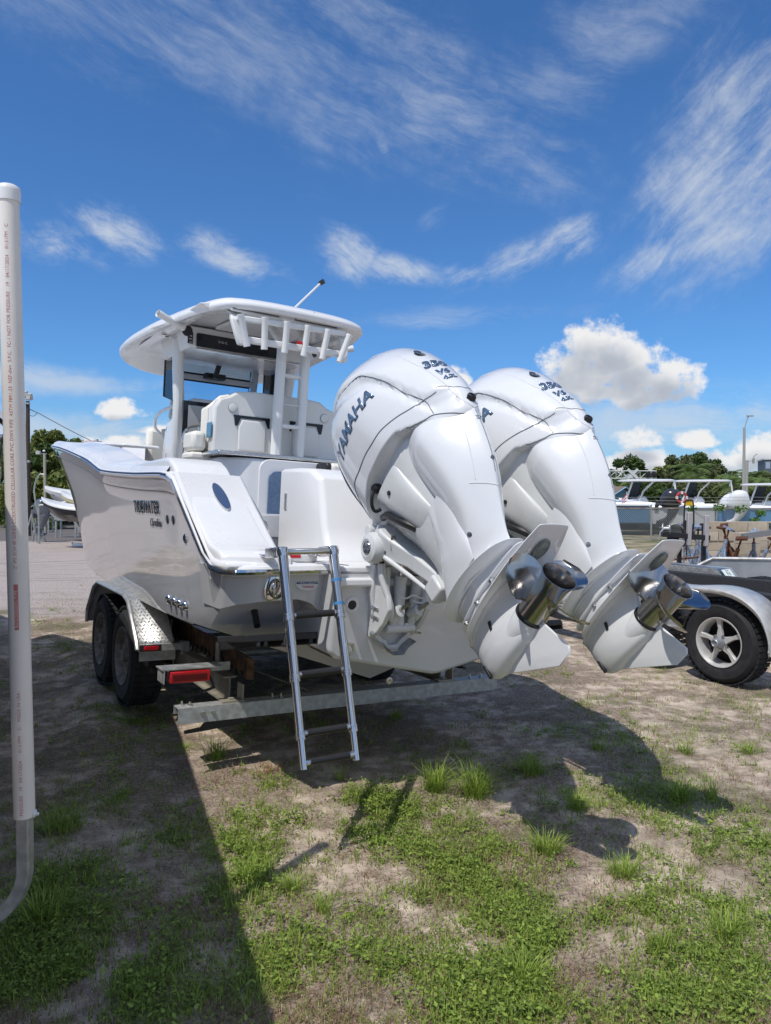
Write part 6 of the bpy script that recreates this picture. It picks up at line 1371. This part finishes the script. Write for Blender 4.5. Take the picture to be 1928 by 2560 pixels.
tcg = t.nodes.new('ShaderNodeTexCoord'); V_ = N(t, tcg.outputs['Object']); sg = t.nodes.new('ShaderNodeSeparateXYZ'); t.links.new(V_.s, sg.inputs[0]); GXn, GYn = N(t, sg.outputs[0]), N(t, sg.outputs[1])
n1 = noise_n(t, V_, 1.1, 5, .6); n2 = noise_n(t, V_, 7., 6, .65); n3 = noise_n(t, V_, 60., 4, .7); n4 = noise_n(t, V_, 260., 2, .6)
sand = mixc(t, step(n2, .35, .65), (.44, .345, .27), (.66, .545, .44))
sand = mixc(t, step(n3, .56, .75) * .6, sand, (.21, .155, .12))
sand = mixc(t, step(n4, .60, .72) * .7, sand, (.60, .52, .43))
dirt = mixc(t, step(n3, .4, .65), (.19, .145, .11), (.38, .305, .24))
soil = mixc(t, step(n1 * .6 + n2 * .4, .44, .60), dirt, sand)
mossy = mixc(t, step(noise_n(t, V_, .8, 6, .7), .50, .62) * .45, soil, (.07, .085, .03))
# parking area of pale gravel and worn asphalt, far left
edge = GYn + GXn * .55 - 7.3 + (n1 - .5) * 1.6
lotmask = step(edge, -.25, .35) * step(GXn + GYn * .12, .6, -.4)
gst = noise_n(t, comb(t, GXn * .35, GYn * 2.2, 0.), 1.6, 6, .7)
peb = noise_n(t, V_, 42., 3, .8)
gravel = mixc(t, step(peb, .36, .64), (.20, .165, .15), (.60, .52, .475))
gravel = mixc(t, step(gst, .5, .68) * .55, gravel, (.17, .145, .135))
crack = (GYn - (EYE * 1850 / 160) - GXn * .45 - 3.2 + (n2 - .5) * .25).f('ABSOLUTE')
gravel = mixc(t, step(crack, .05, .02), gravel, (.06, .05, .05))
lotc = mixc(t, step(GYn, 26., 27.) * .8, gravel, (.10, .095, .095))
fin = mixc(t, lotmask, mossy, lotc)
grassy = mixc(t, step(n1, .4, .6), (.10, .12, .045), (.28, .24, .15))
fin = mixc(t, step(GYn, 17., 24.) * step(GXn, 3., 6.) * .75, fin, grassy)
t.links.new(fin.s, pb.inputs['Base Color'])
bnode = t.nodes.new('ShaderNodeBump'); bnode.inputs['Strength'].default_value = .9; bnode.inputs['Distance'].default_value = .02
t.links.new((n2 * .5 + n3 * .35 + n4 * .12 + peb * .1).s, bnode.inputs['Height']); t.links.new(bnode.outputs[0], pb.inputs['Normal'])
me = bpy.data.meshes.new('ground'); me.from_pydata(VV, [], FF); me.materials.append(gmat); me.polygons.foreach_set('use_smooth', [True] * len(me.polygons))
ground = bpy.data.objects.new('ground', me); COL.objects.link(ground); ground['kind'] = 'structure'

# ------------------------------------------------------------------ low plants
weedm = leafmat('weed_leaves', (.10, .16, .03), (.36, .47, .09), .35)
grassm = leafmat('grass_blades', (.15, .23, .035), (.42, .54, .10), .35)
drym = leafmat('dry_straw', (.16, .095, .055), (.42, .30, .19), .15)
GR = np.random.default_rng(21)
# (px, py, rx, ry, weight) in photograph pixels, turned into ground patches
WP = [(1150, 2200, 170, 120, 1.), (1330, 2330, 240, 150, .95), (1080, 2420, 260, 110, .8), (1500, 2480, 260, 110, .9), (1720, 2420, 220, 130, .75), (760, 2080, 150, 70, .9), (900, 2040, 170, 60, .9), (640, 1990, 90, 120, .9), (620, 2140, 60, 110, .8),
      (1600, 2130, 160, 70, .7), (1800, 2150, 200, 100, .6), (1700, 2260, 220, 70, .7), (700, 2420, 80, 90, .6), (790, 2400, 60, 50, .5), (1250, 2530, 300, 70, .9), (620, 2030, 50, 50, .5), (500, 1990, 130, 60, .5), (330, 1800, 110, 50, .55), (300, 1960, 120, 60, .4),
      (620, 1850, 50, 25, .8), (1010, 2040, 70, 50, .8), (960, 2130, 110, 50, .8), (140, 2300, 190, 130, .6), (120, 2480, 260, 90, .7), (560, 2210, 70, 60, .5), (430, 2100, 150, 60, .4), (1500, 1760, 120, 30, .3), (1830, 1800, 120, 50, .3), (1340, 1850, 200, 60, .35), (1540, 1870, 160, 50, .4), (130, 1560, 80, 40, .6), (160, 1640, 90, 40, .4), (1250, 1600, 60, 60, .5), (230, 1530, 60, 12, .7), (1450, 1700, 80, 25, .3), (1600, 2000, 200, 60, .4), (1900, 2000, 120, 80, .45)]
WP = [(gp_(x, y), rx, ry, x, y, w) for x, y, rx, ry, w in WP]
def veg_density(x, y):
    """green cover at a ground point"""
    sx = 964 + 1850 * x / y; sy = 1240 + EYE * 1850 / y; d = 0
    for _, rx, ry, cx, cy, w in WP: d = max(d, w * math.exp(-((sx - cx) / rx) ** 2 * .9 - ((sy - cy) / ry) ** 2 * .9))
    nn = .5 + .5 * nz2(x, y, 2.2, 11) + .35 * nz2(x, y, 6., 5)
    nn = max(0, min(1.15, (nn - .34) * 2.3))
    return d * nn * .9 + .05 * nn
def sample_pts(n, y0, y1, seed, dens, power=1.):
    g = random.Random(seed); out = []
    while len(out) < n:
        # spread by screen area so that near ground gets its share
        sy = g.uniform(1240 + EYE * 1850 / y1, 1240 + EYE * 1850 / y0); Y = EYE * 1850 / (sy - 1240); X = g.uniform(-1.05, 1.05) * (.53 * Y + .1)
        if g.random() < dens(X, Y) ** power: out.append((X, Y))
    return out
def gz(x, y): return relief(x, y)
Wv = []
for (X, Y) in sample_pts(2500, 1.95, 12.5, 31, veg_density, 1.4):
    k = GR.integers(3, 8); base = np.array([X, Y, gz(X, Y)]); sc0 = GR.uniform(.7, 1.3) * (1 if Y < 6 else 1.5)
    for _ in range(k):
        a = GR.uniform(0, 6.283); L = GR.uniform(.025, .085) * sc0; dr = np.array([math.cos(a), math.sin(a), GR.uniform(.15, 1.1)]); m_ = GR.integers(3, 7)
        for i in range(m_):
            tt = (i + 1) / m_; P = base + dr * L * tt; P[2] -= .25 * L * tt * tt
            s1 = a + (1.25 if i % 2 else -1.25) + GR.normal(0, .35); u = np.array([math.cos(s1), math.sin(s1), GR.normal(.12, .28)]); u /= np.linalg.norm(u)
            v = np.cross(u, np.array([GR.normal(0, .35), GR.normal(0, .35), 1.])); v /= np.linalg.norm(v)
            l = GR.uniform(.004, .009) * sc0; w = l * .62
            Wv.append([P, P + u * l * .7 - v * w, P + u * l * 1.6 - v * w * .6, P + u * l * 2.2, P + u * l * 1.6 + v * w * .6, P + u * l * .7 + v * w])
o = np_mesh('ground_cover', np.array(Wv), 6, weedm); o['kind'] = 'stuff'
def blades(points, hmin, hmax, lean, seed, width=.0018, segs=3, radial=False):
    """points: (n, 3) roots; returns quads of curved tapering ribbons"""
    g = np.random.default_rng(seed); n = len(points); P = np.array(points); a = (np.arctan2(P[:, 1], P[:, 0]) + g.normal(0, .7, n)) if radial else g.uniform(0, 6.283, n); h = g.uniform(hmin, hmax, n) * g.uniform(.6, 1., n); le = g.uniform(.1, 1., n) * lean
    d = np.stack([np.cos(a), np.sin(a), np.zeros(n)], 1); side = np.stack([-np.sin(a), np.cos(a), np.zeros(n)], 1); q = []; prev = None
    for i in range(segs + 1):
        t_ = i / segs; c = P + d * (h * le * t_ ** 1.8)[:, None]; c[:, 2] += h * (t_ - .35 * le * t_ ** 2.2); w = width * (1 - t_ ** 1.5 * .92) * (1 + h * 3)
        cur = (c - side * w[:, None] if isinstance(w, np.ndarray) else c - side * w, c + side * (w[:, None] if isinstance(w, np.ndarray) else w))
        if prev is not None: q.append(np.stack([prev[0], prev[1], cur[1], cur[0]], 1))
        prev = cur
    return np.concatenate(q)
pts = []
for (X, Y) in sample_pts(5600, 1.95, 14, 77, lambda x, y: veg_density(x, y) * .9 + .025, 1.0):
    r = GR.uniform(.01, .05) * (1 if Y < 6 else 1.5)
    for _ in range(GR.integers(4, 16)):
        x, y = X + GR.normal(0, r), Y + GR.normal(0, r); pts.append((x, y, gz(x, y) - .003))
o = np_mesh('short_grass', blades(pts, .02, .075, .9, 4), 4, grassm); o['kind'] = 'stuff'
# dry straw and dead mats
pts = []
for (X, Y) in sample_pts(4200, 1.95, 10, 99, lambda x, y: .10 + .9 * max(0, nz2(x, y, 1.7, 23)) ** 1.1, 1.0):
    for _ in range(GR.integers(5, 14)):
        x, y = X + GR.normal(0, .03), Y + GR.normal(0, .03); pts.append((x, y, gz(x, y) + .001))
o = np_mesh('dry_straw', blades(pts, .015, .06, 2.2, 8, .0012), 4, drym); o['kind'] = 'stuff'
# shell grit and crumbs
def grit(n, seed, smin, smax, m, name):
    g = random.Random(seed); q = []
    for (X, Y) in sample_pts(n, 1.95, 11, seed, lambda x, y: .35 + .6 * nz2(x, y, 3., 9)):
        s_ = g.uniform(smin, smax); z = gz(X, Y); c = Vector((X, Y, z)); tip = c + Vector((g.uniform(-.3, .3) * s_, g.uniform(-.3, .3) * s_, s_ * .6)); a0 = g.uniform(0, 2)
        R4 = [c + Vector((math.cos(a0 + k * 1.57) * s_ * g.uniform(.6, 1), math.sin(a0 + k * 1.57) * s_ * g.uniform(.6, 1), -.001)) for k in range(4)]
        for k in range(4): q.append([tuple(R4[k]), tuple(R4[(k + 1) % 4]), tuple(tip)])
    o = np_mesh(name, np.array(q), 3, m); o['kind'] = 'stuff'
grit(7000, 5, .0015, .005, mat('shell_grit', (.62, .58, .52), .8), 'shell_grit'); grit(6000, 6, .002, .008, mat('soil_crumbs', (.16, .12, .09), .9), 'soil_crumbs')
# tufts that stand out one by one
TF = [(540, 1905, 16, .20, 150, 'bright grass tuft in the lit strip below the trailer crossmember', 1), (1090, 1985, 22, .22, 240, 'tall bright grass tuft below the nearer motor, left one of the pair', 1), (1190, 1995, 26, .26, 300, 'largest grass tuft, right one of the pair below the nearer motor', 1),
      (1330, 1935, 26, .16, 220, 'dark grass tuft in the shadow right of the tall pair', 0), (1370, 2140, 26, .15, 240, 'spiky grass tuft at the middle of the foreground', 1), (1450, 2030, 20, .14, 160, 'grass tuft in the shadow edge right of centre', 0), (1705, 2010, 24, .16, 180, 'dark grass tuft inside the right-hand motor shadow', 0),
      (1715, 1885, 16, .13, 90, 'bright tuft beside the right edge of the boat shadow', 1), (1880, 1890, 16, .13, 90, 'lone bright tuft on the sand near the right edge', 1), (1830, 2360, 30, .14, 170, 'coarse grass tuft near the lower right corner', 0), (1570, 2200, 30, .12, 200, 'low leafy tuft right of the foreground centre', 1),
      (1660, 2395, 18, .11, 90, 'small tuft left of the coarse lower-right one', 1), (1310, 2470, 34, .13, 190, 'loose sprawling tuft at the bottom middle', 1), (735, 2230, 22, .10, 130, 'small tuft just right of the long shadow edge', 1), (800, 2295, 20, .10, 90, 'small spiky tuft on bare sand right of the shadow edge', 1),
      (620, 2200, 22, .11, 150, 'tuft standing on the shadow edge itself', 1), (990, 1800, 14, .12, 90, 'pale tuft in the deep shade under the stern', 0), (850, 1960, 8, .16, 24, 'few tall stalks below the boarding ladder', 1), (1790, 2010, 14, .22, 30, 'yellow-green flowering stalks at the right shadow', 1),
      (100, 2310, 40, .16, 260, 'dark tuft in the shade at the lower left', 0), (150, 2080, 40, .15, 240, 'dark tuft beside the foot of the guide post', 0), (450, 1880, 30, .06, 160, 'low dark grass patch left of the lit strip', 0), (1500, 1880, 14, .12, 70, 'shaded tuft inside the boat shadow on the right', 0)]
for i, (x, y, sp_, h, n, lb, lit) in enumerate(TF):
    h *= 1.12
    X, Y = gp_(x, y); r = sp_ / 1850 * Y; g = np.random.default_rng(200 + i)
    pts = np.stack([g.normal(0, r * .6, n), g.normal(0, r * .6, n), np.zeros(n)], 1)
    for p in pts: p[2] = gz(X + p[0], Y + p[1]) - gz(X, Y) - .004
    o = np_mesh('grass_tuft', blades(pts, h * .4, h, 1.15, 300 + i, .0017, 4, True), 4, grassm); o.location = (X, Y, gz(X, Y)); tag(o, lb, 'grass tuft', 'larger grass tufts')
rdry = empty('dead_tuft', 'dead reddish-brown tuft in the lit strip left of the ladder foot', 'grass tuft', loc=(*gp_(665, 1935), 0))
np_mesh('straw', blades(np.stack([GR.normal(0, .04, 90), GR.normal(0, .04, 90), np.zeros(90)], 1), .03, .08, 1.5, 6, .002), 4, leafmat('red_straw', (.25, .11, .06), (.5, .28, .17), .2), rdry)
lit = empty('teal_scrap', 'small teal plastic scrap beside the trailer tyre', 'litter', loc=(*gp_(266, 1717), .01))
part('scrap', mat('teal_plastic', (.05, .35, .33), .5), lit, lambda b: b.loft([[(-.03, 0, 0), (.03, -.01, 0), (.04, .05, .01), (-.01, .04, .0)], [(-.03, 0, .003), (.03, -.01, .003), (.04, .05, .013), (-.01, .04, .003)]]))
